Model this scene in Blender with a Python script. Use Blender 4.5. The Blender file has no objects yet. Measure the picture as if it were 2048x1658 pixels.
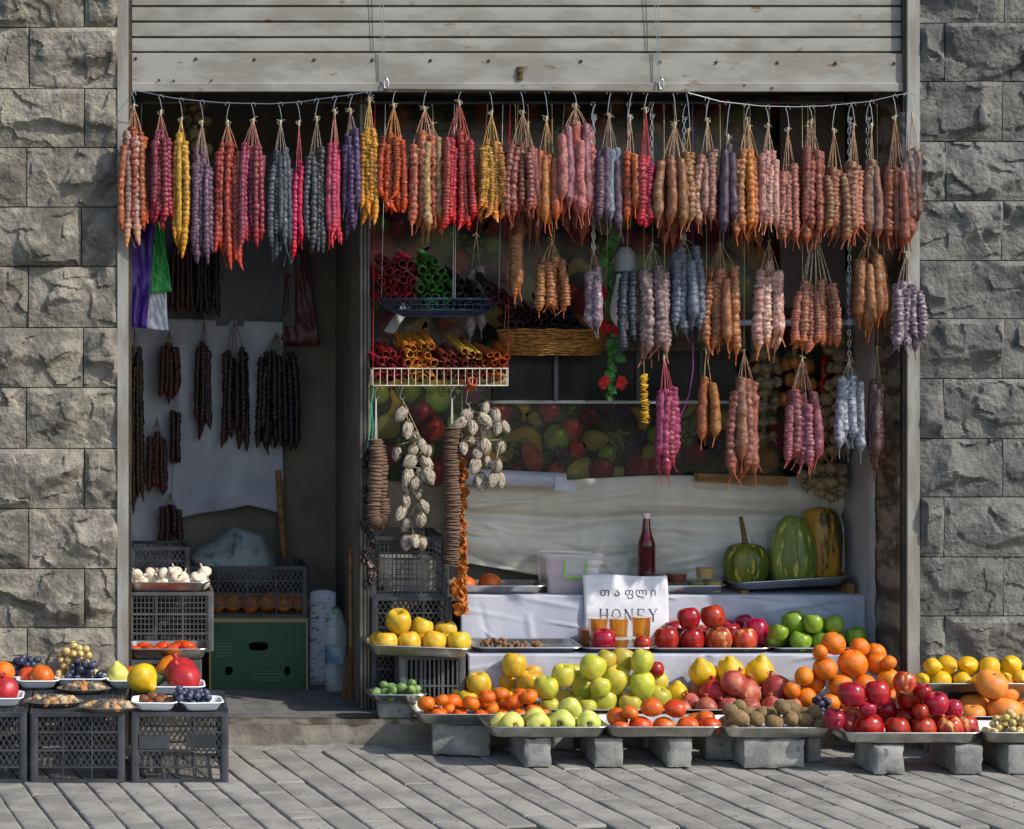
import bpy, bmesh, math, random
from mathutils import Vector, Quaternion, Matrix, noise
R = math.radians
random.seed(11)
rnd = random.random
def ru(a, b): return a + (b - a) * random.random()

# ---------------------------------------------------------------- camera, sky, sun, exposure
sc = bpy.context.scene
C = sc.collection
CAMX, HOR, S, D, EYE = 250.0, 680.0, 520.0, 8.0, 1.56      # foot of the view axis, horizon, scale on the facade, distance, eye height
cam_d = bpy.data.cameras.new('camera'); cam = bpy.data.objects.new('camera', cam_d); C.objects.link(cam)
cam.location = (0, -D, EYE); cam.rotation_euler = (R(90), 0, 0)
cam_d.sensor_width = 36; cam_d.lens = 36 * S * D / 2048.0
cam_d.shift_x = (1024 - CAMX) / 2048.0; cam_d.shift_y = -(829 - HOR) / 2048.0
cam_d.clip_end = 500
sc.camera = cam
SUN_AZ, SUN_EL = R(56), R(40)
wd = bpy.data.worlds.new('World'); sc.world = wd; wd.use_nodes = True
nt = wd.node_tree; bg = nt.nodes['Background']; sky = nt.nodes.new('ShaderNodeTexSky')
sky.sky_type = 'NISHITA'; sky.sun_disc = False; sky.sun_elevation = SUN_EL
sky.sun_rotation = math.pi - SUN_AZ
nt.links.new(sky.outputs[0], bg.inputs[0]); bg.inputs[1].default_value = 0.15
sd = bpy.data.lights.new('sun', 'SUN'); sd.energy = 3.2; sd.angle = R(0.9); sd.color = (1, .94, .85)
so = bpy.data.objects.new('sun', sd); C.objects.link(so)
so.rotation_euler = Vector((math.sin(SUN_AZ) * math.cos(SUN_EL), -math.cos(SUN_AZ) * math.cos(SUN_EL), math.sin(SUN_EL))).to_track_quat('Z', 'Y').to_euler()
so.location = (5, -6, 6)
sc.view_settings.view_transform = 'Standard'; sc.view_settings.look = 'None'
sc.view_settings.exposure = 0.47; sc.view_settings.gamma = 1

# ---------------------------------------------------------------- measuring helpers
def K(d): return (D + d) / (S * D)
def W(px, py, d): return Vector(((px - CAMX) * K(d), d, EYE - (py - HOR) * K(d)))
def X(px, d): return (px - CAMX) * K(d)
def Z(py, d): return EYE - (py - HOR) * K(d)
def DOF(py, z): return (EYE - z) * S * D / (py - HOR) - D
def col(r, g, b, k=1.0):
    f = lambda v: ((v / 255.0 + .055) / 1.055) ** 2.4 if v > 10 else v / 255.0 / 12.92
    return (min(1, f(r) * k), min(1, f(g) * k), min(1, f(b) * k), 1)

# ---------------------------------------------------------------- materials
def mat(name, c1, c2=None, rough=.5, metal=0, sc_=6, det=4, ramp=(.4, .62), bump=0, bsc=40, hue=0, val=0, stretch=(1, 1, 1),
        c3=None, sc3=30, ramp3=(.62, .7), spec=.5, coat=0, trans=0, alpha=1, sub=0, subc=None, dist=0.02, ior=1.45, sheen=0, rvar=0, space='Object'):
    m = bpy.data.materials.new(name); m.use_nodes = True
    n = m.node_tree.nodes; l = m.node_tree.links; b = n['Principled BSDF']
    b.inputs['Roughness'].default_value = rough; b.inputs['Metallic'].default_value = metal
    b.inputs['Specular IOR Level'].default_value = spec; b.inputs['Coat Weight'].default_value = coat
    b.inputs['Transmission Weight'].default_value = trans; b.inputs['Alpha'].default_value = alpha; b.inputs['IOR'].default_value = ior
    b.inputs['Sheen Weight'].default_value = sheen
    if sub:
        b.inputs['Subsurface Weight'].default_value = sub; b.inputs['Subsurface Scale'].default_value = .02
        b.inputs['Subsurface Radius'].default_value = (1, .45, .2)
    b.inputs['Base Color'].default_value = c1
    tc = n.new('ShaderNodeTexCoord'); oi = n.new('ShaderNodeObjectInfo')
    mul = n.new('ShaderNodeVectorMath'); mul.operation = 'MULTIPLY'; mul.inputs[1].default_value = stretch
    add = n.new('ShaderNodeVectorMath'); add.operation = 'ADD'
    sv = n.new('ShaderNodeVectorMath'); sv.operation = 'SCALE'; sv.inputs[0].default_value = (37, 17, 53); l.new(oi.outputs['Random'], sv.inputs['Scale'])
    if space == 'World':
        ge = n.new('ShaderNodeNewGeometry'); l.new(ge.outputs['Position'], mul.inputs[0])
    else:
        l.new(tc.outputs['Object'], mul.inputs[0])
    l.new(mul.outputs[0], add.inputs[0])
    if space != 'World': l.new(sv.outputs[0], add.inputs[1])
    vec = add.outputs[0]
    cur = None
    def nz(scale, detail=det):
        t = n.new('ShaderNodeTexNoise'); t.inputs['Scale'].default_value = scale; t.inputs['Detail'].default_value = detail
        t.inputs['Roughness'].default_value = .6
        l.new(vec, t.inputs['Vector']); return t
    def rampn(src, a, bb):
        r = n.new('ShaderNodeMapRange'); r.interpolation_type = 'SMOOTHSTEP'
        r.inputs['From Min'].default_value = a; r.inputs['From Max'].default_value = bb; l.new(src, r.inputs['Value']); return r.outputs[0]
    def mix(f, a, bb):
        x = n.new('ShaderNodeMix'); x.data_type = 'RGBA'; l.new(f, x.inputs['Factor'])
        if hasattr(a, 'is_output'): l.new(a, x.inputs[6])
        else: x.inputs[6].default_value = a
        if hasattr(bb, 'is_output'): l.new(bb, x.inputs[7])
        else: x.inputs[7].default_value = bb
        return x.outputs[2]
    f1 = None
    if c2:
        f1 = rampn(nz(sc_).outputs['Fac'], *ramp); cur = mix(f1, c1, c2)
    if c3:
        f3 = rampn(nz(sc3, 5).outputs['Fac'], *ramp3); cur = mix(f3, cur if cur else c1, c3)
        f1 = f3
    if hue or val:
        h = n.new('ShaderNodeHueSaturation')
        for nm, amt, mid in (('Hue', hue, .5), ('Value', val, 1)):
            q = n.new('ShaderNodeMath'); q.operation = 'MULTIPLY_ADD'; q.inputs[1].default_value = 2 * amt; q.inputs[2].default_value = mid - amt
            if nm == 'Value':
                w = n.new('ShaderNodeMath'); w.operation = 'FRACT'; w2 = n.new('ShaderNodeMath'); w2.operation = 'MULTIPLY'; w2.inputs[1].default_value = 7.31
                l.new(oi.outputs['Random'], w2.inputs[0]); l.new(w2.outputs[0], w.inputs[0]); l.new(w.outputs[0], q.inputs[0])
            else: l.new(oi.outputs['Random'], q.inputs[0])
            l.new(q.outputs[0], h.inputs[nm])
        if cur: l.new(cur, h.inputs['Color'])
        else: h.inputs['Color'].default_value = c1
        cur = h.outputs[0]
    if cur: l.new(cur, b.inputs['Base Color'])
    if rvar and f1:
        q = n.new('ShaderNodeMath'); q.operation = 'MULTIPLY_ADD'; q.inputs[1].default_value = rvar; q.inputs[2].default_value = rough
        l.new(f1, q.inputs[0]); l.new(q.outputs[0], b.inputs['Roughness'])
    if bump:
        bn = n.new('ShaderNodeBump'); bn.inputs['Strength'].default_value = bump; bn.inputs['Distance'].default_value = dist
        l.new(nz(bsc, 6).outputs['Fac'], bn.inputs['Height']); l.new(bn.outputs[0], b.inputs['Normal'])
    return m

# ---------------------------------------------------------------- mesh helpers
class MB:
    def __init__(s): s.v = []; s.f = []; s.c = None
    def box(s, c, size, rot=None):
        x, y, z = (q / 2 for q in size); k = len(s.v); c = Vector(c)
        for p in ((-x,-y,-z),(x,-y,-z),(x,y,-z),(-x,y,-z),(-x,-y,z),(x,-y,z),(x,y,z),(-x,y,z)):
            p = Vector(p)
            if rot: p = rot @ p
            s.v.append(c + p)
        for f in ((0,3,2,1),(4,5,6,7),(0,1,5,4),(1,2,6,5),(2,3,7,6),(3,0,4,7)): s.f.append([k + i for i in f])
    def bar(s, a, b, w, t, up=(0, 1, 0)):
        a, b = Vector(a), Vector(b); dd = b - a; L = dd.length
        if L < 1e-5: return
        zx = dd / L; y = Vector(up); y = (y - y.dot(zx) * zx).normalized(); x = y.cross(zx)
        s.box((a + b) / 2, (w, t, L), Matrix((x, y, zx)).transposed())
    def tube(s, pts, r, n=6, cap=True):
        pts = [Vector(p) for p in pts]; k0 = len(s.v); m = len(pts)
        up = None
        for i, p in enumerate(pts):
            t = (pts[min(i + 1, m - 1)] - pts[max(i - 1, 0)])
            t = t.normalized() if t.length > 1e-9 else Vector((0, 0, 1))
            if up is None: up = Vector((1, 0, 0)) if abs(t.x) < .8 else Vector((0, 1, 0))
            up = (up - up.dot(t) * t).normalized(); w = t.cross(up)
            rr = r[i] if isinstance(r, (list, tuple)) else r
            for j in range(n):
                a = 2 * math.pi * j / n; s.v.append(p + (up * math.cos(a) + w * math.sin(a)) * rr)
        for i in range(m - 1):
            for j in range(n):
                a = k0 + i * n + j; b = k0 + i * n + (j + 1) % n; s.f.append([a, b, b + n, a + n])
        if cap: s.f.append([k0 + j for j in range(n)][::-1]); s.f.append([k0 + (m - 1) * n + j for j in range(n)])
    def lathe(s, prof, n, mod=None, off=(0, 0, 0), rot=None, sca=1):
        k0 = len(s.v); m = len(prof); off = Vector(off)
        for i, (r, z) in enumerate(prof):
            for j in range(n):
                a = 2 * math.pi * j / n; q = mod(a, i / (m - 1)) if mod else 1
                dz = 0
                if isinstance(q, tuple): q, dz = q
                p = Vector((r * q * math.cos(a), r * q * math.sin(a), z + dz)) * sca
                if rot: p = rot @ p
                s.v.append(off + p)
        for i in range(m - 1):
            for j in range(n):
                a = k0 + i * n + j; b = k0 + i * n + (j + 1) % n; s.f.append([b, a, a + n, b + n])
        s.f.append([k0 + j for j in range(n)]); s.f.append([k0 + (m - 1) * n + j for j in range(n)][::-1])
    def grid(s, nx, ny, fn):
        k0 = len(s.v)
        for j in range(ny + 1):
            for i in range(nx + 1): s.v.append(Vector(fn(i / nx, j / ny)))
        for j in range(ny):
            for i in range(nx):
                a = k0 + j * (nx + 1) + i; s.f.append([a, a + 1, a + nx + 2, a + nx + 1])
    def loops(s, lps, close=True):
        k0 = len(s.v); n = len(lps[0])
        for lp in lps: s.v.extend(Vector(p) for p in lp)
        for i in range(len(lps) - 1):
            for j in range(n):
                a = k0 + i * n + j; b = k0 + i * n + (j + 1) % n; s.f.append([a, b, b + n, a + n])
        if close: s.f.append([k0 + j for j in range(n)][::-1]); s.f.append([k0 + (len(lps) - 1) * n + j for j in range(n)])
    def poly(s, pts):
        k = len(s.v); s.v.extend(Vector(p) for p in pts); s.f.append(list(range(k, k + len(pts))))
    def mesh(s, name, smooth=True):
        me = bpy.data.meshes.new(name); me.from_pydata([tuple(v) for v in s.v], [], s.f); me.update()
        if smooth is True: me.polygons.foreach_set('use_smooth', [True] * len(me.polygons))
        elif smooth:
            me.polygons.foreach_set('use_smooth', [True] * len(me.polygons)); me.set_sharp_from_angle(angle=R(smooth))
        me.materials.append(BASE)
        return me
    def obj(s, name, m, parent=None, smooth=35, loc=(0, 0, 0), **kw):
        return ob(name, s.mesh(name, smooth), m, parent, loc, **kw)
BASE = bpy.data.materials.new('base')
def ob(name, me, m, parent=None, loc=(0, 0, 0), rot=None, sca=None):
    o = bpy.data.objects.new(name, me); C.objects.link(o)
    if parent: o.parent = parent
    o.location = loc
    if rot is not None:
        if isinstance(rot, Quaternion): o.rotation_mode = 'QUATERNION'; o.rotation_quaternion = rot
        else: o.rotation_euler = rot
    if sca is not None: o.scale = sca if hasattr(sca, '__len__') else (sca,) * 3
    if m: o.material_slots[0].link = 'OBJECT'; o.material_slots[0].material = m
    return o
def tag(o, label, cat, group=None):
    o['label'] = label; o['category'] = cat
    if group: o['group'] = group
    return o
def struct(o): o['kind'] = 'structure'; return o
def thing(name, label, cat, loc=(0, 0, 0), group=None, rot=None):
    o = bpy.data.objects.new(name, None); C.objects.link(o); o.location = loc; o.empty_display_size = .05
    if rot is not None: o.rotation_euler = rot
    return tag(o, label, cat, group)
def catmull(pts, m):
    out = []; n = len(pts)
    for i in range(m + 1):
        t = i / m * (n - 1); k = min(int(t), n - 2); f = t - k
        p0, p1, p2, p3 = pts[max(k - 1, 0)], pts[k], pts[k + 1], pts[min(k + 2, n - 1)]
        out.append(tuple(.5 * (2 * b + (c - a) * f + (2 * a - 5 * b + 4 * c - d) * f * f + (3 * b - a - 3 * c + d) * f ** 3) for a, b, c, d in zip(p0, p1, p2, p3)))
    return out
def fbm(p, o=4): return noise.fractal(Vector(p), .8, 2.1, o)
def rr_loop(w, d, z, r, n=6):
    pts = []
    for cx, cy, a0 in ((w/2 - r, d/2 - r, 0), (-w/2 + r, d/2 - r, 90), (-w/2 + r, -d/2 + r, 180), (w/2 - r, -d/2 + r, 270)):
        for i in range(n + 1):
            a = R(a0 + 90 * i / n); pts.append((cx + r * math.cos(a), cy + r * math.sin(a), z))
    return pts

# ---------------------------------------------------------------- shared materials
M_steel = mat('steel_tray', col(190, 190, 186), col(150, 148, 142), rough=.26, metal=1, sc_=5, bump=.06, bsc=9, rvar=.18)
M_wire = mat('zinc_wire', col(180, 184, 188), rough=.35, metal=1)
M_dark = mat('dark_metal', col(70, 66, 60), col(95, 80, 62), rough=.5, metal=.8)
M_black = mat('black_plastic', col(44, 47, 52), col(62, 64, 68), rough=.42, sc_=9, val=.12, bump=.05)
M_grey_plastic = mat('grey_crate_plastic', col(72, 74, 76), col(90, 90, 90), rough=.45, sc_=9, val=.1)
M_foam = mat('white_foam', col(232, 234, 238), rough=.55, bump=.15, bsc=160, dist=.002)
M_twine = mat('twine', col(196, 176, 138), col(160, 138, 100), rough=.85, sc_=60)
M_concrete = mat('concrete', col(150, 148, 143), col(118, 117, 114), rough=.9, sc_=9, bump=.5, bsc=70, dist=.006, c3=col(86, 84, 80), sc3=17, ramp3=(.6, .72), val=.14)
M_paper = mat('white_paper', col(206, 206, 210), col(190, 191, 197), rough=.6, sc_=3, c3=col(60, 58, 56), sc3=55, ramp3=(.74, .78))
M_white = mat('white_plain', col(235, 236, 238), rough=.5)
# ================================================================ SETTING
# ground
M_joint = mat('joint_sand', col(56, 52, 46), col(82, 77, 68), rough=.95, sc_=40, bump=.6, bsc=200)
M_paver = mat('paver', col(147, 143, 135), col(122, 119, 113), rough=.9, sc_=5, det=6, bump=.55, bsc=60, dist=.004, val=.07, c3=col(84, 80, 74), sc3=24, ramp3=(.62, .74))
g = MB(); g.grid(8, 8, lambda u, v: (-40 + 80 * u, -60 + 60.0 * v, -.012)); ground = struct(g.obj('ground', M_joint))
PA = R(12); pw, pl = .109, .40
pav = []
for v in range(5):
    mb = MB(); e = .0055; e2 = .0012
    def tp(u, q, v=v):
        x = (u - .5) * (pw - e); y = (q - .5) * (pl - e2)
        x += .003 * noise.noise((u * 2.2 + v * 9, q * 5, 3)) + .0022 * noise.noise((u * 2 + v * 3, q * 16, 5)); y += .002 * noise.noise((u * 3 + v * 5, q * 2, 8))
        dx = min(u, 1 - u) * (pw - e); dy = min(q, 1 - q) * (pl - e2) * 3.2; m_ = min(dx, dy)
        z = -.0055 * max(0, 1 - m_ / .0065) ** 2 - .0016 * abs(fbm((u * 3 + v * 7, q * 7, 1)))
        return (x, y, z)
    US = [0, .03, .075, .3, .55, .8, .925, .97, 1]; VS = [0, .008, .02, .07, .13, .2, .27, .34, .41, .48, .55, .62, .69, .76, .83, .9, .95, .98, .992, 1]
    k0 = len(mb.v)
    for q in VS:
        for u in US: mb.v.append(Vector(tp(u, q)))
    nx = len(US)
    for j in range(len(VS) - 1):
        for i in range(nx - 1): a = j * nx + i; mb.f.append([a, a + 1, a + nx + 1, a + nx])
    ring = [i for i in range(nx)] + [j * nx + nx - 1 for j in range(1, len(VS))] + [(len(VS) - 1) * nx + i for i in range(nx - 2, -1, -1)] + [j * nx for j in range(len(VS) - 2, 0, -1)]
    kb = len(mb.v); mb.v.extend(Vector((mb.v[i].x, mb.v[i].y, -.016)) for i in ring)
    for i in range(len(ring)): mb.f.append([ring[i], kb + i, kb + (i + 1) % len(ring), ring[(i + 1) % len(ring)]])
    pav.append(mb.mesh('paver', 50))
dirv = Vector((math.sin(PA), -math.cos(PA), 0)); perp = Vector((math.cos(PA), math.sin(PA), 0))
count = 0
for i in range(-19, 46):
    offs = (0, .5, .18, .7, .35)[i % 5] * pl + ru(-.03, .03)
    for j in range(-2, 9):
        p = perp * (i * pw) + dirv * (j * pl + offs - .4)
        if p.y > .06 or p.y < -1.48 or p.x < -.75 or p.x > 3.75: continue
        o = ob('paver', random.choice(pav), M_paver, ground, (p.x, p.y, ru(-.003, .002)), (ru(-.005, .005), ru(-.014, .014), PA + ru(-.006, .006)))
        count += 1
# rough strip of mortar along the step, filling the ends of the pavers
mb = MB(); mb.grid(90, 5, lambda u, v: (-1.2 + 5.4 * u, -.165 + .22 * v + .02 * noise.noise((u * 40, v, 2)), -.009 + .02 * v * v + .006 * fbm((u * 60, v * 3, 0))))
tag(struct(mb.obj('mortar_strip', M_concrete)), 'grey mortar strip along the foot of the step', 'mortar'); 
gm = MB(); gr = random.Random(9)
for _ in range(300):
    x, y = gr.uniform(-.7, 3.6), gr.uniform(-1.45, -.2); r = gr.uniform(.0008, .0026)
    rot = Quaternion((gr.uniform(-1, 1), gr.uniform(-1, 1), gr.uniform(-1, 1), gr.uniform(-1, 1))).normalized().to_matrix(); gm.box((x, y, r * .5), (r * 2.2, r * 1.5, r), rot)
o = gm.obj('grit', mat('grit', col(120, 110, 94), col(70, 60, 48), rough=.95, sc_=40), smooth=False); o['kind'] = 'stuff'; tag(o, 'loose grit and crumbs scattered over the pavement', 'grit')
# ---- stone walls
M_stoneL = mat('basalt_warm', col(142, 135, 122), col(104, 99, 90), rough=.95, sc_=8, det=8, ramp=(.42, .6), bump=.9, bsc=60, dist=.014, c3=col(168, 162, 149), sc3=12, ramp3=(.58, .74), val=.16, hue=.006)
M_stoneR = mat('basalt_grey_shaded', col(122, 120, 114), col(92, 91, 88), rough=.95, sc_=8, det=8, ramp=(.42, .6), bump=.9, bsc=60, dist=.014, c3=col(144, 139, 129), sc3=12, ramp3=(.58, .76), val=.13, hue=.006)  # greyer stone, with this wall's shade put into its darker tone
def stone_mesh(w, h, seed):
    rs = random.Random(seed); nx = max(8, int(w / .006)); ny = max(8, int(h / .006)); so_ = rs.uniform(0, 90); U_ = rs.uniform
    cut = [(U_(-.06, .06), U_(-.12, .02), 0, U_(.1, .4) * h, U_(.046, .056))]     # (slope x, slope z, through x, through z, height there)
    def face(a, sl, px_, pz_, hh): cut.append((math.cos(a) * sl, math.sin(a) * sl, px_, pz_, hh))
    for _ in range(rs.randint(1, 3)): face(U_(1.0, 2.1), U_(.5, 1.15), U_(-.3, .3) * w, U_(-.4, .05) * h, .05)      # falls away downwards
    for _ in range(rs.randint(0, 2)): face(U_(-.5, .6), U_(.3, .9), U_(-.45, -.12) * w, U_(-.2, .2) * h, .05)          # towards one side
    if rs.random() < .6: face(U_(2.7, 3.6), U_(.2, .6), U_(.15, .45) * w, U_(-.3, .2) * h, .05)
    for _ in range(rs.randint(2, 4)): face(U_(0, 6.283), U_(.12, .4), U_(-.3, .3) * w, U_(-.3, .3) * h, U_(.044, .052))
    lev = [(U_(-.2, .0), U_(.004, .010)), (U_(.12, .3), U_(.005, .012))]
    def hf(x, z):
        wx = x + .03 * noise.noise((x * 9, z * 9, so_)) + .008 * noise.noise((x * 30, z * 30, so_)); wz = z + .026 * noise.noise((x * 9, z * 9, so_ + 9)) + .008 * noise.noise((x * 30, z * 30, so_ + 5))
        hh = min(a * (wx - c) + b * (wz - d) + e for a, b, c, d, e in cut)
        n1 = noise.noise((wx * 5, wz * 7, so_ + 20))
        for th_, dp_ in lev: hh -= dp_ * max(0, min(1, (n1 - th_) / .05))
        hh = hh if hh > .012 else .012 * math.exp((hh - .012) / .03)
        q = Vector((wx * 9, wz * 11, so_)); c_ = noise.voronoi(q)[1][0]; tv = noise.cell_vector(c_ * 3.7)
        hh += .26 * ((tv[0] - .5) * (wx - c_.x / 9) + (tv[1] - .5) * (wz - c_.y / 11)) + .004 * (tv[2] - .5)
        return hh + .0026 * fbm((x * 20, z * 20, so_), 5) + .0028 * abs(noise.noise((x * 48, z * 48, so_)))
    mb = MB()
    def fn(u, v):
        x = (u - .5) * w; z = (v - .5) * h
        edge = u in (0, 1) or v in (0, 1)
        return (x, .012 if edge else -hf(x, z) * min(1, .42 + 30 * min(min(u, 1 - u) * w, min(v, 1 - v) * h)), z)
    us = [0, .0] 
    k = len(mb.v); U = [0] + [(.0012 + (w - .0024) * i / nx) / w for i in range(nx + 1)] + [1]; V_ = [0] + [(.0012 + (h - .0024) * i / ny) / h for i in range(ny + 1)] + [1]
    for v in V_:
        for u in U: mb.v.append(Vector(fn(u, v)))
    n = len(U)
    for j in range(len(V_) - 1):
        for i in range(n - 1): a = j * n + i; mb.f.append([a, a + 1, a + n + 1, a + n])
    return mb.mesh('stone', 38)
M_mortar = mat('dark_mortar', col(84, 80, 74), rough=.95)
def wall(x_in, sign, rows, joints, m, label):
    t = thing('stone_wall', label, 'wall', (X(x_in, 0), 0, 0))
    far = -420 if sign < 0 else 2440
    mb = MB(); a, b = sorted((X(x_in, 0), X(far, 0))); mb.box(((a + b) / 2 - t.location.x, .15, 1.5), (b - a - .004, .26, 3.02)); mb.obj('backing', M_mortar, t)
    for r in range(len(rows) - 1):
        z1, z0 = Z(rows[r], 0), Z(rows[r + 1], 0)
        xs = [x_in, joints[r % 2] + ru(-4, 4)]
        while (xs[-1] > far) if sign < 0 else (xs[-1] < far): xs.append(xs[-1] + sign * ru(215, 250))
        for i in range(len(xs) - 1):
            a, b = sorted((X(xs[i], 0), X(xs[i + 1], 0)))
            ob('stone', stone_mesh(b - a - .002, z1 - z0 - .0022, r * 31 + i * 7 + (500 if sign > 0 else 0)), m, t, ((a + b) / 2 - t.location.x, ru(-.002, .004), (z0 + z1) / 2))
    return t
rowsL = [-65, 55, 177, 295, 414, 533, 655, 775, 897, 1017, 1137, 1255, 1374, 1491]
wall(236, -1, rowsL, (166, 55), M_stoneL, 'warm grey rough-hewn stone wall behind the plates and black crates')
rowsR = [-73, 46, 163, 283, 402, 521, 637, 757, 877, 994, 1114, 1232, 1352, 1491]
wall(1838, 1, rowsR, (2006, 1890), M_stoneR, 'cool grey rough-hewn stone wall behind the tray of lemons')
# upper storey so that no light leaks in from above
M_plaster = mat('plaster', col(150, 146, 138), rough=.9, sc_=4, c2=col(132, 128, 120), bump=.2)
mb = MB(); mb.box((1.5, .3, 4.1), (6.2, .55, 2.2)); tag(mb.obj('upper_facade', M_plaster), 'plain rendered wall above the roller shutter and stone', 'facade')
# room shell
M_brown = mat('dull_wall', col(124, 116, 102), col(106, 98, 86), rough=.85, sc_=3, bump=.15)
M_floor = mat('shop_floor', col(112, 110, 106), col(90, 88, 85), rough=.7, sc_=6, bump=.2, c3=col(70, 68, 66), sc3=18)
FZ = .098
def sbox(name, x0, x1, y0, y1, z0, z1, m):
    mb = MB(); mb.box(((x0 + x1) / 2, (y0 + y1) / 2, (z0 + z1) / 2), (x1 - x0, y1 - y0, z1 - z0)); return struct(mb.obj(name, m))
XL, XR = X(258, 0), X(1814, 0)
sbox('shop_floor', -.55, 3.3, .03, 1.6, -.05, FZ, M_floor)
sbox('back_wall', -.55, 3.3, 1.25, 1.45, FZ, 3.1, M_brown)
sbox('side_wall_left', -.62, -.55, .28, 1.45, FZ, 3.1, M_brown)
sbox('ceiling', -.62, 3.3, .1, 1.45, 2.98, 3.08, M_brown)
M_dirty = mat('dirty_plaster', col(140, 126, 110), col(78, 68, 58), rough=.95, sc_=11, det=8, ramp=(.42, .58), stretch=(1, .4, 1), bump=.9, bsc=30, dist=.01, c3=col(172, 158, 138), sc3=9, ramp3=(.56, .66))
M_pale = mat('pale_wall', col(176, 172, 168), col(156, 152, 150), rough=.8, sc_=3, bump=.12)
mb = MB()
mb.grid(14, 90, lambda u, v: (XR + .002 + .008 * fbm((u * 4, v * 30, 4)), .03 + .32 * u + (.012 * noise.noise((v * 22, 0, 1)) if u == 1 else 0), FZ + 2.9 * v))
struct(mb.obj('jamb_plaster', M_dirty))
sbox('side_wall_right', XR + .012, 3.3, .2, 1.45, FZ, 3.1, M_brown)
mb = MB(); mb.grid(6, 60, lambda u, v: (XR - .006 + .002 * noise.noise((v * 30, u * 4, 1)), .325 + .4 * u + (.014 * noise.noise((v * 25, 0, 1)) if u == 0 else 0), FZ + 1.75 * v))
o = struct(mb.obj('pale_lining', M_pale)); md = o.modifiers.new('s', 'SOLIDIFY'); md.thickness = .006; md.offset = 0
sbox('partition_wall', X(722, .25), X(722, .25) + .04, .27, 1.25, FZ, 2.6, M_brown)
# step
M_step = mat('step_concrete', col(134, 127, 115), col(104, 96, 86), rough=.92, sc_=6, bump=.6, bsc=30, dist=.01, c3=col(92, 84, 74), sc3=8, ramp3=(.58, .7))
st = MB()
st.grid(120, 6, lambda u, v: (XL + .005 + (XR - XL - .01) * u, -.002 - .008 * fbm((u * 50, v * 2, 3)) - .012 * (1 - v) * noise.noise((u * 9, 0, 5)), -.01 + (FZ - .006) * v))
struct(st.obj('door_step', M_step))
mb = MB(); mb.box(((XL + XR) / 2, .022, FZ - .006), (XR - XL - .004, .05, .02)); struct(mb.obj('step_edge', mat('worn_metal', col(150, 142, 130), col(100, 88, 74), rough=.5, metal=.7, sc_=14)))

# ---- door frame posts
M_post = mat('painted_post', col(150, 148, 142), col(128, 122, 112), rough=.7, sc_=5, stretch=(3, 3, .6), bump=.12, bsc=50, c3=col(110, 86, 60), sc3=9, ramp3=(.66, .78), det=6)
def post(px0, px1, label):
    a, b = X(px0, 0), X(px1, 0)
    t = thing('door_post', label, 'door frame', ((a + b) / 2, 0, 0)); w = b - a
    mb = MB(); mb.box((0, .012, 1.5), (w, .05, 3.0)); mb.obj('channel', M_post, t)
    s_ = 1 if px0 < 900 else -1
    mb = MB(); mb.box((s_ * (w / 2 + .006), .02, 1.5), (.0118, .03, 2.98)); mb.obj('guide_rail', M_dark, t)
post(235, 257, 'grey painted metal door post beside the purple bag')
post(1813, 1837, 'grey painted metal door post beside the crumbling jamb plaster')

# ---- roller shutter
M_slat = mat('shutter_paint', col(148, 145, 137), col(128, 124, 115), rough=.62, sc_=4, det=7, stretch=(1, 1, 2.6), c3=col(112, 86, 60), sc3=9, ramp3=(.62, .74), bump=.08, bsc=30)
M_rust = mat('rusty', col(96, 74, 54), col(62, 54, 48), rough=.8, sc_=30)
SH = .03
shut = thing('roller_shutter', 'raised grey metal roller shutter with rust streaks above the hanging candy', 'shutter', ((XL + XR) / 2, SH, Z(187, SH)))
sl = [(-52, -22), (-19, 11), (14, 42), (45, 73), (76, 103)]
cx = shut.location.x; cz = shut.location.z; hw = (XR - XL) / 2 - .012
for a, b in [(-85, -55)] + sl:
    z1, z0 = Z(a, SH) - cz, Z(b, SH) - cz; mb = MB(); h = z1 - z0
    prof = [(.012, z0 - .004), (.004, z0 - .001), (-.0075, z0 + .0015), (-.0085, z0 + h * .35), (-.0085, z0 + h * .7), (-.0075, z1 - .002), (.008, z1)]
    mb.grid(24, len(prof) - 1, lambda u, v: (-hw + 2 * hw * u, prof[round(v * (len(prof) - 1))][0] + .0012 * noise.noise((u * 20, a, 0)), prof[round(v * (len(prof) - 1))][1]))
    mb.obj('slat', M_slat, shut, 50)
z1, z0 = Z(106, SH) - cz, Z(184, SH) - cz
mb = MB(); pr = [(.02, z0), (-.022, z0), (-.024, z0 + .03), (-.018, z0 + .034), (-.0185, z1 - .006), (.0, z1)]
mb.grid(40, len(pr) - 1, lambda u, v: (-hw + 2 * hw * u, pr[round(v * 5)][0] + .0015 * noise.noise((u * 14, v * 3, 2)), pr[round(v * 5)][1]))
bbar = mb.obj('bottom_bar', M_slat, shut, 30)
rv = MB(); rv.lathe([(.0055, 0), (.0065, .0025), (.005, .005), (.002, .0062), (0.0001, .0065)], 8, rot=Matrix.Rotation(R(90), 3, 'X')); rvm = rv.mesh('rivet')
for px in (272, 392, 509, 628, 744, 860, 976, 1160, 1318, 1430, 1552, 1668, 1785):
    ob('rivet', rvm, M_rust, bbar, Vector((X(px, SH) - cx, -.019, Z(118 + (px - 270) * .0065, SH) - cz)))
for px, py in ((318, 162), (422, 163), (347, 163), (1485, 172), (1540, 178)):
    mb = MB(); mb.lathe([(.004, 0), (.006, .001), (.0001, .0015)], 7, rot=Matrix.Rotation(R(90), 3, 'X')); mb.obj('paint_chip', M_rust, bbar, loc=Vector((X(px, SH) - cx, -.0235, Z(py, SH) - cz)))
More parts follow.
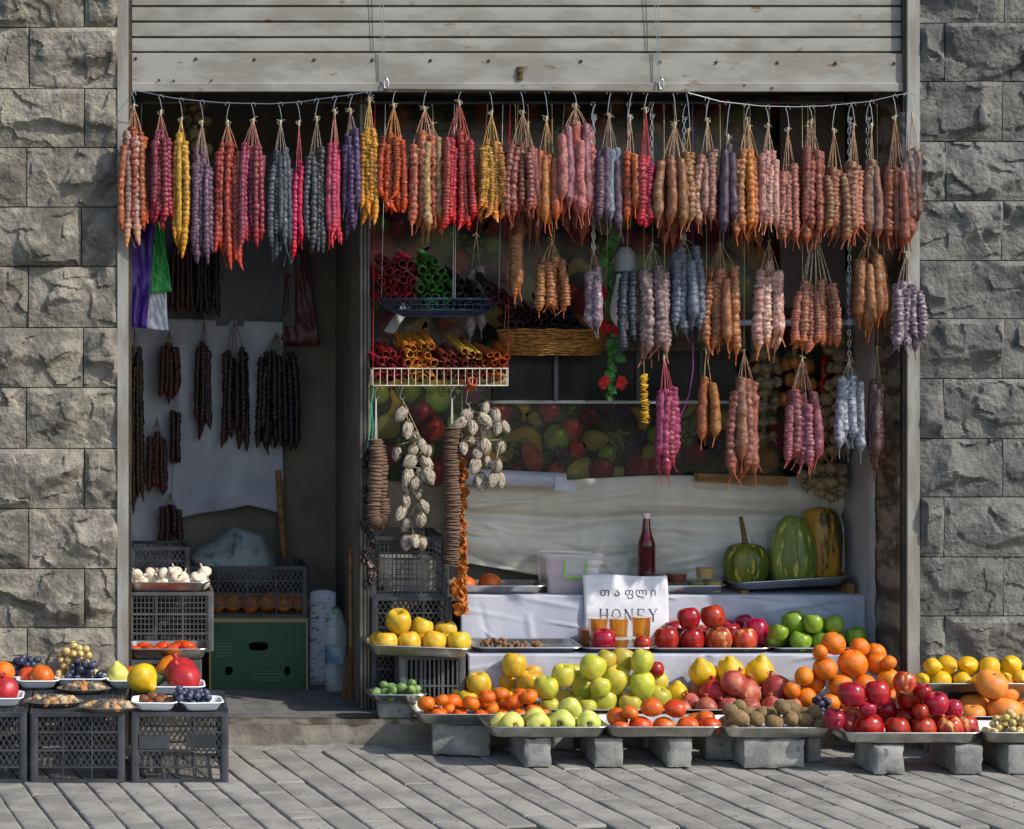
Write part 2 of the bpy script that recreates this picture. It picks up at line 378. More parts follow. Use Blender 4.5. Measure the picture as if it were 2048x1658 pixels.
lk = MB(); lk.box((0, -.021, 0), (.022, .008, .05)); lk.lathe([(.009, 0), (.009, .006), (.007, .008), (0.0001, .008)], 12, rot=Matrix.Rotation(R(90), 3, 'X'), off=(0, -.024, .006)); lk.box((0, -.026, -.012), (.007, .006, .024))
lk.obj('lock', mat('brass', col(120, 104, 72), col(70, 58, 40), rough=.4, metal=.9, sc_=20), bbar, loc=Vector((X(1038, SH) - cx, 0, Z(148, SH) - cz)))
for px in (772, 1322):     # pull cords with snap hooks
    mb = MB()
    for o_ in (-4, 4): mb.tube([Vector((X(px - 12 + o_, 0) - cx, -.035, Z(-60, 0) - cz)), Vector((X(px - 4 + o_ * .4, 0) - cx, -.034, Z(152, 0) - cz))], .0016, 5)
    mb.obj('pull_cord', M_wire, shut)
    mb = MB()
    pts = [(math.sin(a) * .0085, -.034, math.cos(a) * .02) for a in [i * 2 * math.pi / 14 for i in range(13)]]
    mb.tube(pts, .003, 6); mb.lathe([(.002, -.004), (.005, 0), (.005, .006), (.002, .009)], 8, off=(.0, -.034, .022)); mb.lathe([(.001, 0), (.004, .003), (.001, .006)], 8, off=(.012, -.034, .016))
    mb.obj('snap_hook', M_wire, bbar, loc=Vector((X(px, 0) - cx, 0, Z(168, 0) - cz)))
# hanging wires and rods
WD = -.082
wireL = [(262, 188), (275, 182), (345, 196), (400, 202), (450, 206), (540, 208), (600, 204), (640, 198), (700, 190), (740, 183), (772, 178)]
rodM = [(772, 179), (1372, 184)]
wireR = [(1366, 183), (1400, 192), (1440, 203), (1520, 212), (1590, 214), (1650, 212), (1740, 203), (1790, 191), (1822, 186)]
def wpy(px):
    for w in (wireL, rodM, wireR):
        if w[0][0] <= px <= w[-1][0] + (0 if w is not rodM else -6):
            for (a, b), (c, d) in zip(w, w[1:]):
                if a <= px <= c: return b + (d - b) * (px - a) / (c - a)
    return 190
def wire(pts, r, name, label, ends):
    mb = MB(); mb.tube([W(a, b, WD) for a, b in pts], r, 6)
    for e in ends: mb.tube([W(*e, WD), W(e[0], e[1] - 4, SH - .025)], r, 6)
    return tag(mb.obj(name, M_wire), label, 'wire')
wire(wireL, .0016, 'hanging_wire', 'thin zinc wire sagging over the doorway with hooked candy bunches', [wireL[1], wireL[-1]])
wire(wireR, .0016, 'hanging_wire', 'thin zinc wire sagging between the shutter centre and the crumbling jamb', [wireR[0], wireR[-2]])
mb = MB(); mb.tube([W(768, 179, WD), W(1376, 184, WD)], .0045, 8)
for px in (772, 1070, 1370): mb.tube([W(px, wpy(min(px, 1360)), WD), W(px, 181, SH - .023)], .003, 6)
tag(mb.obj('hanging_rod', M_dark), 'straight dark rod fixed along the bottom of the roller shutter', 'rod')
RD = .075
mb = MB(); mb.tube([W(262, 206, RD), W(1813, 206, RD)], .0055, 8); mb.tube([W(262, 206, RD), W(240, 206, RD)], .0055, 6)
tag(mb.obj('inner_rail', M_dark), 'dark metal rail spanning the opening just inside the shutter', 'rail')

# ================================================================ HANGING NUT CANDY
def strand_mesh(style, seed):
    rs = random.Random(seed); n = 10; rings = {'bead': 120, 'ring': 110, 'flake': 100, 'lumpy': 76, 'smooth': 60}[style]
    nb = {'bead': 17, 'ring': 17, 'flake': 24, 'lumpy': 12, 'smooth': 9}[style] + rs.randint(-2, 4)
    tb = {'bead': rs.uniform(.82, .88), 'ring': .88, 'flake': .88, 'lumpy': rs.uniform(.76, .82), 'smooth': rs.uniform(.72, .78)}[style]
    so_ = rs.uniform(0, 99); jit = [rs.uniform(.78, 1.14) for _ in range(60)]
    bx, by, br, ph = rs.uniform(-1.1, 1.1), rs.uniform(-.6, .6), rs.uniform(-1.1, 1.1), rs.uniform(0, 6)
    mb = MB(); lps = []
    for i in range(rings + 1):
        t = i / rings; k = t / tb * nb; ki = min(int(k), 58); f = k - int(k)
        base = min(1, (t / .025) ** .5) if t < .025 else 1
        if style == 'bead': r = (.62 + .4 * math.sqrt(max(0, 1 - (2 * f - 1) ** 2))) * jit[ki]
        elif style == 'ring': r = (.66 + .36 * math.sqrt(max(0, 1 - (2 * f - 1) ** 4))) * jit[ki]
        elif style == 'flake': r = (.62 + .4 * abs(math.sin(math.pi * f)) ** .6) * jit[ki]
        elif style == 'lumpy': r = .86 + .2 * noise.noise((0, t * nb * 1.6, so_)) + .08 * math.sin(math.pi * 2 * k)
        else: r = .8 + .2 * min(1, t / tb) + .09 * noise.noise((0, t * nb * 1.3, so_))
        if t > tb:
            q = (t - tb) / (1 - tb)
            r = r * (1 - min(1, q * 1.9)) ** 1.1 + .2 * (1 - q * .75) * min(1, q * 3) if style in ('lumpy', 'smooth') else r * (1 - q) ** .8 + .1
            r = max(r, .09)
        cxo = bx * math.sin(t * 3.1) * .6 + .18 * noise.noise((t * 7, 1, so_)); cyo = by * math.sin(t * 3.1) + .18 * noise.noise((t * 7, 5, so_))
        if t > tb: cxo += br * ((t - tb) / (1 - tb)) ** 1.5 * 1.6
        lp = []
        for j in range(n):
            a = 2 * math.pi * j / n
            amp = {'bead': .07, 'ring': .12, 'flake': .34, 'lumpy': .2, 'smooth': .09}[style]
            fz = {'bead': nb * 2, 'ring': nb * 2, 'flake': nb * 2.2, 'lumpy': nb * 2.1, 'smooth': nb}[style]
            q = r * base * (1 + amp * noise.noise((math.cos(a) * 1.6 + so_, math.sin(a) * 1.6, t * fz)))
            zz = -t + (.012 * noise.noise((math.cos(a) * 2, math.sin(a) * 2, k)) if style in ('flake', 'ring') else 0)
            lp.append((cxo + q * math.cos(a), cyo + q * math.sin(a), zz))
        lps.append(lp[::-1])
    mb.loops(lps); return mb.mesh('candy_strand', True)
STR = {s: [strand_mesh(s, 17 * i + len(s)) for i in range(7)] for s in ('bead', 'ring', 'flake', 'lumpy', 'smooth')}
_cm = {}
def candy_mat(c, dust, gloss):
    key = (c, dust, gloss)
    if key not in _cm:
        m_ = sum(c) / 3; c = tuple(max(0, min(255, int((m_ + (v - m_) * 1.42) * (.76 if max(c) - min(c) > 70 or max(c) < 130 else .84)))) for v in c)
        dc = tuple(int(v + (222 - i_ * 5 - v) * (.58 if dust > .5 else .28)) for i_, v in enumerate(c)); dk = tuple(int(v * .66) for v in c)
        _cm[key] = mat('candy', col(*c), col(*dk), rough=.52 - .34 * gloss, sc_=1.6, stretch=(1, 1, 16), ramp=(.36, .62), val=.16, hue=.014,
                       c3=col(*dc) if dust else None, sc3=1.25, ramp3=(.63 - .28 * dust, .77 - .16 * dust), bump=.15, bsc=3, dist=.1, coat=.6 * gloss, sub=.06)
        nt_ = _cm[key].node_tree; nn = nt_.nodes; bs = nn['Principled BSDF']; src = bs.inputs['Base Color'].links[0].from_socket
        tc_ = next(q for q in nn if q.type == 'TEX_COORD'); sp = nn.new('ShaderNodeSeparateXYZ'); nt_.links.new(tc_.outputs['Object'], sp.inputs[0])
        mr = nn.new('ShaderNodeMapRange'); mr.inputs['From Min'].default_value = -.74; mr.inputs['From Max'].default_value = -.93; nt_.links.new(sp.outputs['Z'], mr.inputs['Value'])
        mx = nn.new('ShaderNodeMix'); mx.data_type = 'RGBA'; nt_.links.new(mr.outputs[0], mx.inputs['Factor']); nt_.links.new(src, mx.inputs[6])
        warm = c[0] > c[2] + 25; mx.inputs[7].default_value = col(min(255, c[0] + 12), int(c[1] * .94), int(c[2] * .74)) if warm else col(*(int(v * .8) for v in c))
        nt_.links.new(mx.outputs[2], bs.inputs['Base Color'])                # bare syrup tails are clearer than the floured body
    return _cm[key]
def hook_pts(h, sx=1):
    return [(sx * .012, 0, .006), (sx * .009, 0, -.004), (0, 0, -.006), (-sx * .006, 0, .004), (-sx * .003, 0, h * .35), (sx * .002, 0, h * .75), (sx * .007, 0, h - .008), (sx * .006, 0, h + .001), (0, -.001, h + .0045), (-sx * .006, 0, h + .001), (-sx * .009, 0, h - .009)]
def links(mb, x, y, z1, z0, lw=.011, ll=.024):
    z = z1; k = 0
    while z > z0 - .002:
        pts = []
        for i in range(13):
            a = i * 2 * math.pi / 12; u = math.sin(a) * lw * .5; v = math.cos(a); v = max(-1, min(1, v * 1.35)) * ll * .5
            pts.append((x + (u if k % 2 == 0 else u * .35), y + (0 if k % 2 == 0 else u * .9), z - ll / 2 + v))
        mb.tube(pts, .0013, 5, False); z -= ll * .86; k += 1
def bunch(label, x0, x1, tie, top, bot, n, sw, style, cols, dust=.3, gloss=.3, d=WD, sup='wire', group='bunches of strung nut candy', xt=None, twine=None, cat='candy bunch', knot=True, name='candy_bunch'):
    xc = (x0 + x1) / 2 if xt is None else xt
    base = W(xc, tie, d); t = thing(name, label, cat, base, group)
    k = K(d)
    if n > 3 and d < 1: n += 2
    if style in ('smooth', 'lumpy'): sw *= 1.16
    idx = list(range(n)); pts = []
    smb = MB(); wpx = max(1, x1 - x0 - sw)
    for i in idx:
        u = (i + .5) / n; u = .5 + (u - .5) * n / max(1, n - 1) if n > 1 else .5
        xb = x0 + sw / 2 + wpx * (.5 + (u - .5) * (1.1 if d < 1 else .95)) + ru(-.12, .12) * sw
        front = (i % 2 == 0) if n > 2 else True
        yo = (-.34 if front else .42) * sw * k + ru(-.1, .1) * sw * k
        if n > 8 and i % 3 == 0: yo -= .3 * sw * k
        xtop = (x0 + x1) / 2 + (xb - (x0 + x1) / 2) * .8 + ru(-.1, .1) * sw
        tj = ru(-.04, .15) * (bot - top); bj = -ru(0, .22) * (bot - top)
        p0 = Vector(((xtop - CAMX) * k, d + yo * .75, Z(top + tj, d))) ; p1 = Vector(((xb - CAMX) * k, d + yo, Z(bot + bj, d)))
        v = p1 - p0; L = v.length
        q = Vector((0, 0, -1)).rotation_difference(v.normalized()) @ Quaternion((0, 0, 1), ru(0, 6.28))
        rad = sw * k * .5 * ru(1.0, 1.16)
        ob('candy_strand', random.choice(STR[style if rnd() < .82 or style == 'flake' else {'bead': 'lumpy', 'lumpy': 'smooth', 'smooth': 'lumpy', 'ring': 'flake'}[style]]), candy_mat(cols[i % len(cols)] if len(cols) > 1 else cols[0], dust, gloss), t, p0 - base, q, (rad, rad, L))
        top_l = p0 - base; mid = top_l * .55; mid += Vector((0, 0, .003))
        smb.tube([Vector((ru(-.002, .002), ru(-.002, .002), 0)), mid, top_l - Vector((0, 0, .006))], .00115, 4)
    c0 = cols[0]; tw = twine or tuple(int(.55 * a + .45 * b) for a, b in zip((206, 180, 140), c0))
    kt = ('tw', tw)
    if kt not in _cm: _cm[kt] = mat('string_dyed', col(*tw), col(*(int(v * .75) for v in tw)), rough=.8, sc_=80)
    smb.obj('strings', _cm[kt], t)
    if knot:
        mb = MB(); mb.lathe([(.0015, -.016), (.0042, -.009), (.0036, 0), (.0048, .006), (.002, .012)], 7, lambda a, q: 1 + .25 * noise.noise((a, q * 5, x0)))
        for _ in range(5):
            a = ru(0, 6.28); dv = Vector((math.cos(a), .5 * math.sin(a), ru(-.4, 1.1))) * ru(.010, .022)
            mb.tube([(0, 0, .004), dv * .6 + Vector((0, 0, .004)), dv + Vector((0, 0, -.002))], .0008, 4)
        mb.obj('knot', M_twine, t)
    if sup == 'wire':
        h = W(xc, wpy(xc), WD).z - base.z; mb = MB(); pts = hook_pts(h, random.choice((-1, 1)))
        mb.tube(pts, .00145, 6); mb.obj('hook', M_wire, t)
    elif sup == 'chain':
        h = W(xc, 206, RD).z - base.z; hh = min(.06, h * .4); mb = MB(); off = Vector((0, 0, h - hh))
        mb.tube([Vector(p) + off for p in hook_pts(hh)], .0015, 6); mb.obj('hook', M_wire, t)
        mb = MB(); links(mb, 0, 0, h - hh + .006, 0); mb.obj('chain', M_wire, t)
    elif sup == 'cord':
        h = W(xc, 206, RD).z - base.z; mb = MB()
        e_ = RD - d; mb.tube([(0, 0, -.004), (.002, e_ * .5, h * .5), (0, e_, h - .006), (.006, e_ + .002, h + .003), (0, e_ + .004, h + .0068), (-.004, e_, h - .012)], .0012, 5); mb.obj('cord', M_twine, t)
    elif sup == 'nail':
        mb = MB(); mb.tube([(0, -.004, .002), (0, .07, .004)], .0022, 6); mb.obj('nail', M_dark, t)
    return t
B = bunch
cu = 'over the doorway'
B('copper brown and dusty white candy strands hanging over the grey post by the purple bag', 237, 298, 213, 258, 500, 8, 16, 'bead', [(172, 98, 70), (205, 120, 56), (190, 160, 148), (176, 104, 84)], .3, .25)
B('wine red beaded candy bunch between the copper brown and yellow bunches', 297, 346, 226, 264, 478, 7, 16, 'bead', [(142, 44, 68)], .2, .6)
B('bright yellow beaded candy bunch between the wine red and mauve bunches', 344, 381, 240, 272, 520, 6, 14, 'bead', [(226, 176, 76)], .15, .4)
B('dusty mauve beaded candy bunch between the yellow and brick red bunches', 381, 427, 246, 300, 545, 7, 14, 'bead', [(122, 92, 112)], .45, .25)
B('brick red beaded candy bunch with orange tips between mauve and raspberry bunches', 427, 484, 246, 292, 545, 9, 13, 'bead', [(172, 76, 60), (186, 84, 66)], .2, .45)
B('raspberry beaded candy bunch between the brick red and slate blue bunches', 479, 534, 242, 285, 508, 8, 14, 'bead', [(152, 64, 86), (128, 62, 84)], .3, .45)
B('slate blue beaded candy bunch between the raspberry and scarlet bunches', 535, 587, 246, 300, 535, 8, 14, 'bead', [(90, 93, 101)], .35, .4)
B('narrow scarlet pink beaded candy bunch between the two grey bunches', 584, 612, 246, 318, 520, 3, 13, 'bead', [(206, 16, 80)], 0, .6)
B('charcoal grey beaded candy bunch beside the narrow scarlet one', 611, 656, 238, 298, 515, 6, 14, 'bead', [(80, 80, 84)], .4, .4)
B('rose pink beaded candy bunch between charcoal and purple bunches', 653, 686, 224, 288, 515, 4, 14, 'bead', [(196, 74, 98)], .35, .4)
B('violet purple beaded candy bunch beside the golden yellow one', 683, 719, 222, 258, 488, 5, 14, 'bead', [(98, 74, 112)], .3, .3)
B('golden yellow candy bunch hanging at the edge of the doorway', 719, 758, 200, 254, 455, 6, 14, 'bead', [(224, 168, 62)], .1, .35)
B('burnt orange knobbly candy bunch beside the golden yellow one', 757, 818, 212, 270, 430, 10, 15, 'flake', [(204, 96, 26), (188, 84, 30)], 0, .6)
B('salmon and tan mixed candy bunch between burnt orange and crimson ones', 812, 886, 218, 262, 488, 9, 16, 'lumpy', [(206, 128, 104), (196, 108, 84), (200, 160, 118), (214, 140, 96)], .3, .25)
B('shiny crimson knobbly candy bunch beside the golden knobbly one', 884, 953, 206, 264, 472, 11, 16, 'flake', [(178, 14, 36), (150, 10, 40)], 0, .85)
B('shiny golden knobbly candy bunch between crimson and chestnut ones', 953, 1013, 226, 282, 448, 9, 15, 'flake', [(208, 152, 48), (190, 132, 40)], 0, .85)
B('chestnut brown lumpy candy bunch beside the shiny golden one', 1009, 1082, 226, 292, 462, 8, 16, 'lumpy', [(140, 82, 74), (156, 92, 78)], .25, .45)
B('slim amber candy bunch between the chestnut and big dusty pink ones', 1068, 1118, 238, 298, 475, 5, 16, 'smooth', [(200, 130, 82), (206, 140, 76)], .15, .35)
B('big dusty pink bunch of thick candy strands next to a bare chain', 1110, 1192, 212, 248, 465, 8, 19, 'smooth', [(186, 124, 116), (196, 122, 98), (164, 116, 122)], .4, .2)
B('mauve and pale blue grey candy bunch between two chains', 1188, 1248, 232, 298, 490, 6, 17, 'smooth', [(112, 88, 106), (142, 150, 164), (108, 84, 104)], .35, .2)
B('small tangerine candy bunch beside the carmine one', 1243, 1277, 236, 298, 475, 3, 16, 'smooth', [(220, 130, 80)], .15, .35)
B('carmine pink knobbly candy bunch tied with pink string', 1271, 1313, 220, 304, 470, 4, 19, 'ring', [(186, 58, 88)], .2, .3, twine=(206, 70, 86))
B('large tan and dull red candy bunch hanging in front of a chain', 1310, 1390, 250, 308, 490, 8, 18, 'smooth', [(172, 126, 96), (160, 98, 96), (164, 112, 80), (170, 100, 86)], .25, .3)
B('two ochre candy strands hanging from a knotted yellow cloth strip', 1362, 1392, 262, 290, 430, 2, 17, 'smooth', [(196, 146, 86)], .15, .3, twine=(206, 172, 80))
B('grey pink candy bunch between the tan one and the aubergine one', 1391, 1438, 242, 296, 472, 5, 17, 'lumpy', [(172, 132, 120)], .3, .25)
B('dark aubergine candy bunch hanging from a short chain', 1436, 1476, 274, 292, 500, 4, 18, 'smooth', [(92, 70, 86)], .2, .3)
B('amber orange candy bunch beside the pale rose one', 1466, 1522, 240, 298, 502, 6, 16, 'lumpy', [(206, 138, 100), (212, 142, 66), (206, 140, 104)], .3, .3)
B('pale rose candy bunch between the amber and cocoa ones', 1511, 1560, 252, 303, 490, 5, 17, 'lumpy', [(214, 168, 154), (196, 150, 134)], .4, .2)
B('cocoa and rose candy bunch with long thin tails', 1550, 1601, 260, 328, 520, 6, 16, 'lumpy', [(178, 124, 108), (150, 106, 94)], .35, .25)
B('russet candy bunch in front of the dull brown panel', 1594, 1651, 244, 302, 508, 7, 17, 'lumpy', [(164, 104, 80), (180, 124, 106)], .25, .35)
B('plain tan candy bunch in front of the dull brown panel', 1643, 1692, 262, 328, 505, 5, 17, 'lumpy', [(176, 128, 96)], .2, .25)
B('peach candy bunch of smooth thick strands by the crumbling jamb', 1686, 1728, 252, 324, 512, 5, 18, 'smooth', [(196, 138, 114), (180, 128, 116)], .35, .2)
B('greyish brown candy bunch by the crumbling jamb', 1724, 1762, 252, 322, 498, 4, 18, 'smooth', [(156, 120, 104)], .3, .2)
B('reddish chocolate bunch of long smooth candy in front of the jamb', 1762, 1818, 236, 330, 532, 7, 19, 'smooth', [(148, 84, 62)], .08, .35)
B('dark chocolate candy bunch in clear plastic over the grey post', 1800, 1849, 230, 298, 480, 6, 18, 'smooth', [(112, 74, 62)], .1, .3)
# second tier
r2 = dict(d=RD, group='lower bunches of strung nut candy')
B('two long dusty lilac candy strands beside the wicker basket', 1168, 1207, 500, 527, 700, 2, 19, 'smooth', [(172, 148, 156)], .55, .2, sup='chain', **r2)
B('two black ringed candy strands in front of the white bulb', 1237, 1273, 515, 530, 728, 2, 18, 'ring', [(62, 68, 78)], .2, .4, sup='cord', **r2)
B('long greyish pink candy bunch beside the black ringed strands', 1271, 1339, 490, 528, 752, 5, 21, 'lumpy', [(148, 126, 126)], .45, .2, sup='cord', **r2)
B('blue grey dusty candy bunch in the lower tier', 1335, 1401, 478, 494, 690, 7, 18, 'lumpy', [(116, 122, 134)], .4, .25, sup='chain', **r2)
B('warm tan candy bunch with orange tips in front of the pale rail', 1402, 1478, 488, 538, 733, 7, 19, 'lumpy', [(196, 134, 98), (186, 122, 88)], .25, .35, sup='cord', **r2)
B('white dusted rose candy bunch in front of the pale rail', 1507, 1569, 486, 520, 738, 5, 19, 'lumpy', [(206, 160, 140)], .7, .15, sup='cord', **r2)
B('salmon bunch of ringed candy hanging on many long pale strings', 1583, 1676, 462, 562, 712, 11, 17, 'ring', [(196, 136, 112)], .3, .25, sup='cord', twine=(232, 208, 180), **r2)
B('smooth light brown candy bunch in front of the end of the pale rail', 1696, 1774, 480, 504, 695, 7, 20, 'smooth', [(192, 134, 98), (176, 122, 92)], .15, .25, sup='chain', **r2)
B('frosted mauve candy bunch overlapping the grey post', 1778, 1847, 508, 556, 722, 7, 17, 'lumpy', [(138, 120, 130)], .6, .15, sup='wire', group='lower bunches of strung nut candy')
B('caramel candy bunch hanging over the wicker basket of black rolls', 1067, 1141, 482, 514, 640, 6, 18, 'lumpy', [(188, 128, 86), (176, 118, 90)], .3, .3, sup='cord', **r2)
B('pair of amber candy strands beside the maroon fruit leather rolls', 1016, 1046, 430, 455, 622, 3, 19, 'smooth', [(190, 128, 82), (150, 104, 80)], .15, .3, sup='cord', **r2)
B('two pale lilac candy strands behind the blue basket', 932, 973, 470, 530, 700, 2, 18, 'smooth', [(184, 172, 176)], .4, .2, sup='cord', d=.34, group='lower bunches of strung nut candy')
bk = dict(d=RD, sup='cord', group='candy bunches behind the front row')
B('tan candy bunch mostly hidden behind the salmon and tan one', 838, 892, 250, 300, 505, 4, 16, 'smooth', [(186, 140, 100), (170, 118, 84)], .2, .3, **bk)
B('brown candy bunch mostly hidden behind the chestnut one', 1030, 1082, 250, 300, 508, 4, 16, 'smooth', [(150, 100, 78), (132, 92, 84)], .2, .3, **bk)
B('rust brown candy bunch hidden behind the big dusty pink one', 1118, 1178, 250, 290, 500, 4, 17, 'lumpy', [(160, 98, 74), (150, 104, 90)], .2, .3, **bk)
B('dull red candy bunch hidden behind the large tan one', 1318, 1378, 262, 318, 520, 4, 17, 'smooth', [(156, 96, 84), (170, 112, 90)], .2, .3, **bk)
B('caramel candy bunch with thin tails hidden behind the amber one', 1470, 1528, 255, 315, 525, 4, 16, 'lumpy', [(190, 130, 92), (160, 110, 88)], .3, .3, **bk)
B('cocoa candy bunch hidden behind the russet one', 1590, 1640, 255, 320, 520, 4, 16, 'smooth', [(150, 102, 82), (170, 118, 96)], .25, .3, **bk)
# third tier
r3 = dict(d=RD + .0, group='lowest bunches of strung nut candy')
B('magenta pink dusty candy bunch with long tails before the fruit print cloth', 1309, 1358, 716, 778, 972, 6, 17, 'lumpy', [(172, 78, 112)], .45, .25, sup='cord', twine=(206, 100, 110), xt=1328, **r3)
B('two ochre brown candy strands before the fruit print cloth', 1394, 1431, 702, 744, 912, 3, 17, 'smooth', [(184, 124, 76)], .1, .3, sup='cord', **r3)
B('reddish brown lumpy candy bunch with three long tails before the white oilcloth', 1452, 1524, 704, 758, 985, 6, 20, 'lumpy', [(154, 106, 88)], .35, .3, sup='cord', **r3)
B('dusky mauve candy bunch in front of the garlic braids', 1565, 1644, 716, 782, 970, 8, 18, 'lumpy', [(156, 100, 110), (146, 84, 90)], .35, .25, sup='cord', **r3)
B('silvery white candy bunch in front of the garlic braids', 1669, 1728, 724, 748, 930, 5, 18, 'smooth', [(150, 156, 168)], .6, .2, sup='chain', **r3)
B('dull plum brown candy bunch by the crumbling jamb', 1732, 1777, 698, 752, 968, 4, 18, 'lumpy', [(118, 92, 86)], .2, .25, sup='cord', **r3)
# dark bunches inside the doorway
BD = 1.12
dk = dict(d=BD, sup='nail', group='dark candy bunches inside the doorway', dust=.05, gloss=.3, knot=False)
B('dark brown candy bunch high on the sheet inside the doorway', 338, 392, 440, 470, 635, 9, 12, 'bead', [(66, 38, 34)], **dk)
B('black candy bunch high on the sheet inside the doorway', 384, 444, 440, 470, 638, 9, 13, 'bead', [(34, 34, 40)], **dk)
B('brown candy bunch wrapped with string on the sheet inside the doorway', 315, 362, 664, 684, 812, 8, 12, 'bead', [(84, 44, 32)], **dk)
B('slim dark brown candy bunch in the middle of the sheet inside the doorway', 388, 428, 640, 688, 890, 7, 12, 'bead', [(58, 34, 32)], **dk)
B('tapering dark brown candy bunch beside the big black one', 438, 500, 640, 700, 905, 8, 13, 'bead', [(60, 36, 36)], **dk)
B('big black candy bunch with bare plastic film at its top', 505, 602, 668, 700, 912, 15, 14, 'bead', [(28, 30, 36)], **dk)
B('brown candy bunch low on the sheet over the green carton', 290, 337, 838, 862, 995, 8, 12, 'bead', [(82, 44, 30)], **dk)
B('thin dark candy pair hanging beside the wrapped brown bunch', 337, 366, 780, 800, 962, 3, 13, 'bead', [(56, 36, 34)], **dk)
B('long brown candy bunch half behind the grey post', 250, 288, 660, 690, 1065, 6, 12, 'bead', [(72, 52, 34)], **dk)
B('short brown candy bunch lowest on the sheet', 312, 368, 990, 1010, 1090, 7, 13, 'bead', [(70, 44, 32)], **dk)
# clear bag round the dark chocolate bunch
M_film = mat('clear_film', (.9, .93, .97, 1), rough=.1, alpha=.05, spec=.8)
mb = MB(); mb.grid(18, 26, lambda u, v: W(1800 + 42 * u + 6 * noise.noise((v * 4, u * 3, 2)), 224 + 120 * v, WD - .052 + .03 * abs(u - .5) + .016 * noise.noise((u * 7, v * 8, 1))))
o = tag(mb.obj('plastic_bag', M_film), 'crinkled clear plastic bag round the dark chocolate candy bunch', 'bag'); 
# ================================================================ STALL BACK, CLOTHS, SHELVES
# printed oilcloth with fruit: flat print carried by colour
pm = MB(); pcol = []
def pshape(pts, cen, cin, cout, lay):
    k = len(pm.v); n = len(pts); y = -.0004 * lay
    pm.v.append(Vector((cen[0], y, cen[1]))); pcol.append(cin)
    for p in pts: pm.v.append(Vector((p[0], y, p[1]))); pcol.append(cout)
    for i in range(n): pm.f.append([k, k + 1 + i, k + 1 + (i + 1) % n])
OD = .735
ox0, ox1, oz0, oz1 = X(735, OD), XR - .008, Z(962, OD), Z(190, OD)
rs = random.Random(5)
k = 0
for v in ((ox0, oz0), (ox1, oz0), (ox1, oz1), (ox0, oz1)): pm.v.append(Vector((v[0], .001, v[1]))); pcol.append(col(24, 28, 18))
pm.f.append([0, 1, 2, 3])
PC = {'apple': [((214, 60, 40), (120, 18, 22)), ((190, 40, 52), (88, 14, 24))], 'orange': [((232, 150, 40), (170, 80, 22))], 'green': [((190, 206, 84), (96, 128, 36)), ((168, 190, 70), (70, 104, 30))],
      'banana': [((230, 196, 60), (170, 130, 24))], 'plum': [((104, 44, 72), (44, 16, 36))], 'leaf': [((84, 110, 44), (36, 56, 22))], 'grape': [((150, 170, 80), (80, 100, 36)), ((70, 50, 86), (26, 20, 36))], 'melon': [((226, 96, 66), (180, 50, 40))], 'pear': [((206, 200, 110), (150, 140, 50))]}
cells = []
for _ in range(4200):
    x, z = rs.uniform(ox0 + .04, ox1 - .04), rs.uniform(oz0 + .03, oz1 - .04)
    r = rs.choice((.05, .045, .06, .035))
    if all((x - a) ** 2 + (z - b) ** 2 > (.78 * (r + c)) ** 2 for a, b, c in cells): cells.append((x, z, r))
for lay, (x, z, r) in enumerate(cells):
    kind = rs.choice(['apple', 'apple', 'orange', 'green', 'green', 'banana', 'plum', 'leaf', 'grape', 'grape', 'melon', 'pear', 'apple'])
    ci, co = (col(*(int(v * .5 + 8) for v in q)) for q in rs.choice(PC[kind])); L = 1 + lay % 9  # print colours darkened to carry the shade of the hanging bunches
    a0 = rs.uniform(0, 6.28)
    if kind == 'grape':
        for i in range(22):
            px_, pz_ = x + rs.gauss(0, r * .5), z + rs.gauss(0, r * .55); rr_ = r * .27
            pshape([(px_ + rr_ * math.cos(t * .6283), pz_ + rr_ * math.sin(t * .6283)) for t in range(10)], (px_ + rr_ * .3, pz_ + rr_ * .35), ci, co, L + i * .08)
    else:
        asp = {'banana': .42, 'leaf': .4, 'melon': .6, 'pear': .75}.get(kind, .96); sc_ = 1.55 if kind in ('banana', 'melon', 'leaf') else 1.12
        pts = []
        for t in range(26):
            a = t * 2 * math.pi / 26; u = math.cos(a) * r * sc_; w = math.sin(a) * r * sc_ * asp
            if kind == 'banana': w += .5 * u * u / r
            if kind == 'pear': w *= 1 - .3 * u / (r * sc_)
            if kind == 'apple': u *= 1 - .06 * math.cos(2 * a)
            pts.append((x + u * math.cos(a0) - w * math.sin(a0), z + u * math.sin(a0) + w * math.cos(a0)))
        pshape(pts, (x + r * .25, z + r * .3), ci, co, L)
        if kind in ('apple', 'green', 'plum', 'orange'):
            q = r * .2; pshape([(x + r * .4 + q * math.cos(t), z + r * .42 + q * 1.2 * math.sin(t)) for t in [i * .628 for i in range(10)]], (x + r * .4, z + r * .42), tuple(min(1, c * 1.5 + .05) for c in ci), ci, L + .4)
me = pm.mesh('fruit_oilcloth', False); ca = me.color_attributes.new('print', 'FLOAT_COLOR', 'POINT')
for i, c in enumerate(pcol): ca.data[i].color = c
M_print = mat('oilcloth_print', (1, 1, 1, 1), rough=.22, bump=.15, bsc=7, dist=.02)
n_ = M_print.node_tree.nodes.new('ShaderNodeVertexColor'); n_.layer_name = 'print'; M_print.node_tree.links.new(n_.outputs[0], M_print.node_tree.nodes['Principled BSDF'].inputs['Base Color'])
tag(ob('fruit_oilcloth', me, M_print, None, (0, OD, 0)), 'shiny oilcloth printed with apples, grapes and bananas behind the stall', 'oilcloth')
mb = MB(); mb.box(((ox0 + ox1) / 2, OD + .06, 1.5), (ox1 - ox0 + .0, .1, 2.8)); struct(mb.obj('stall_back_wall', M_brown))
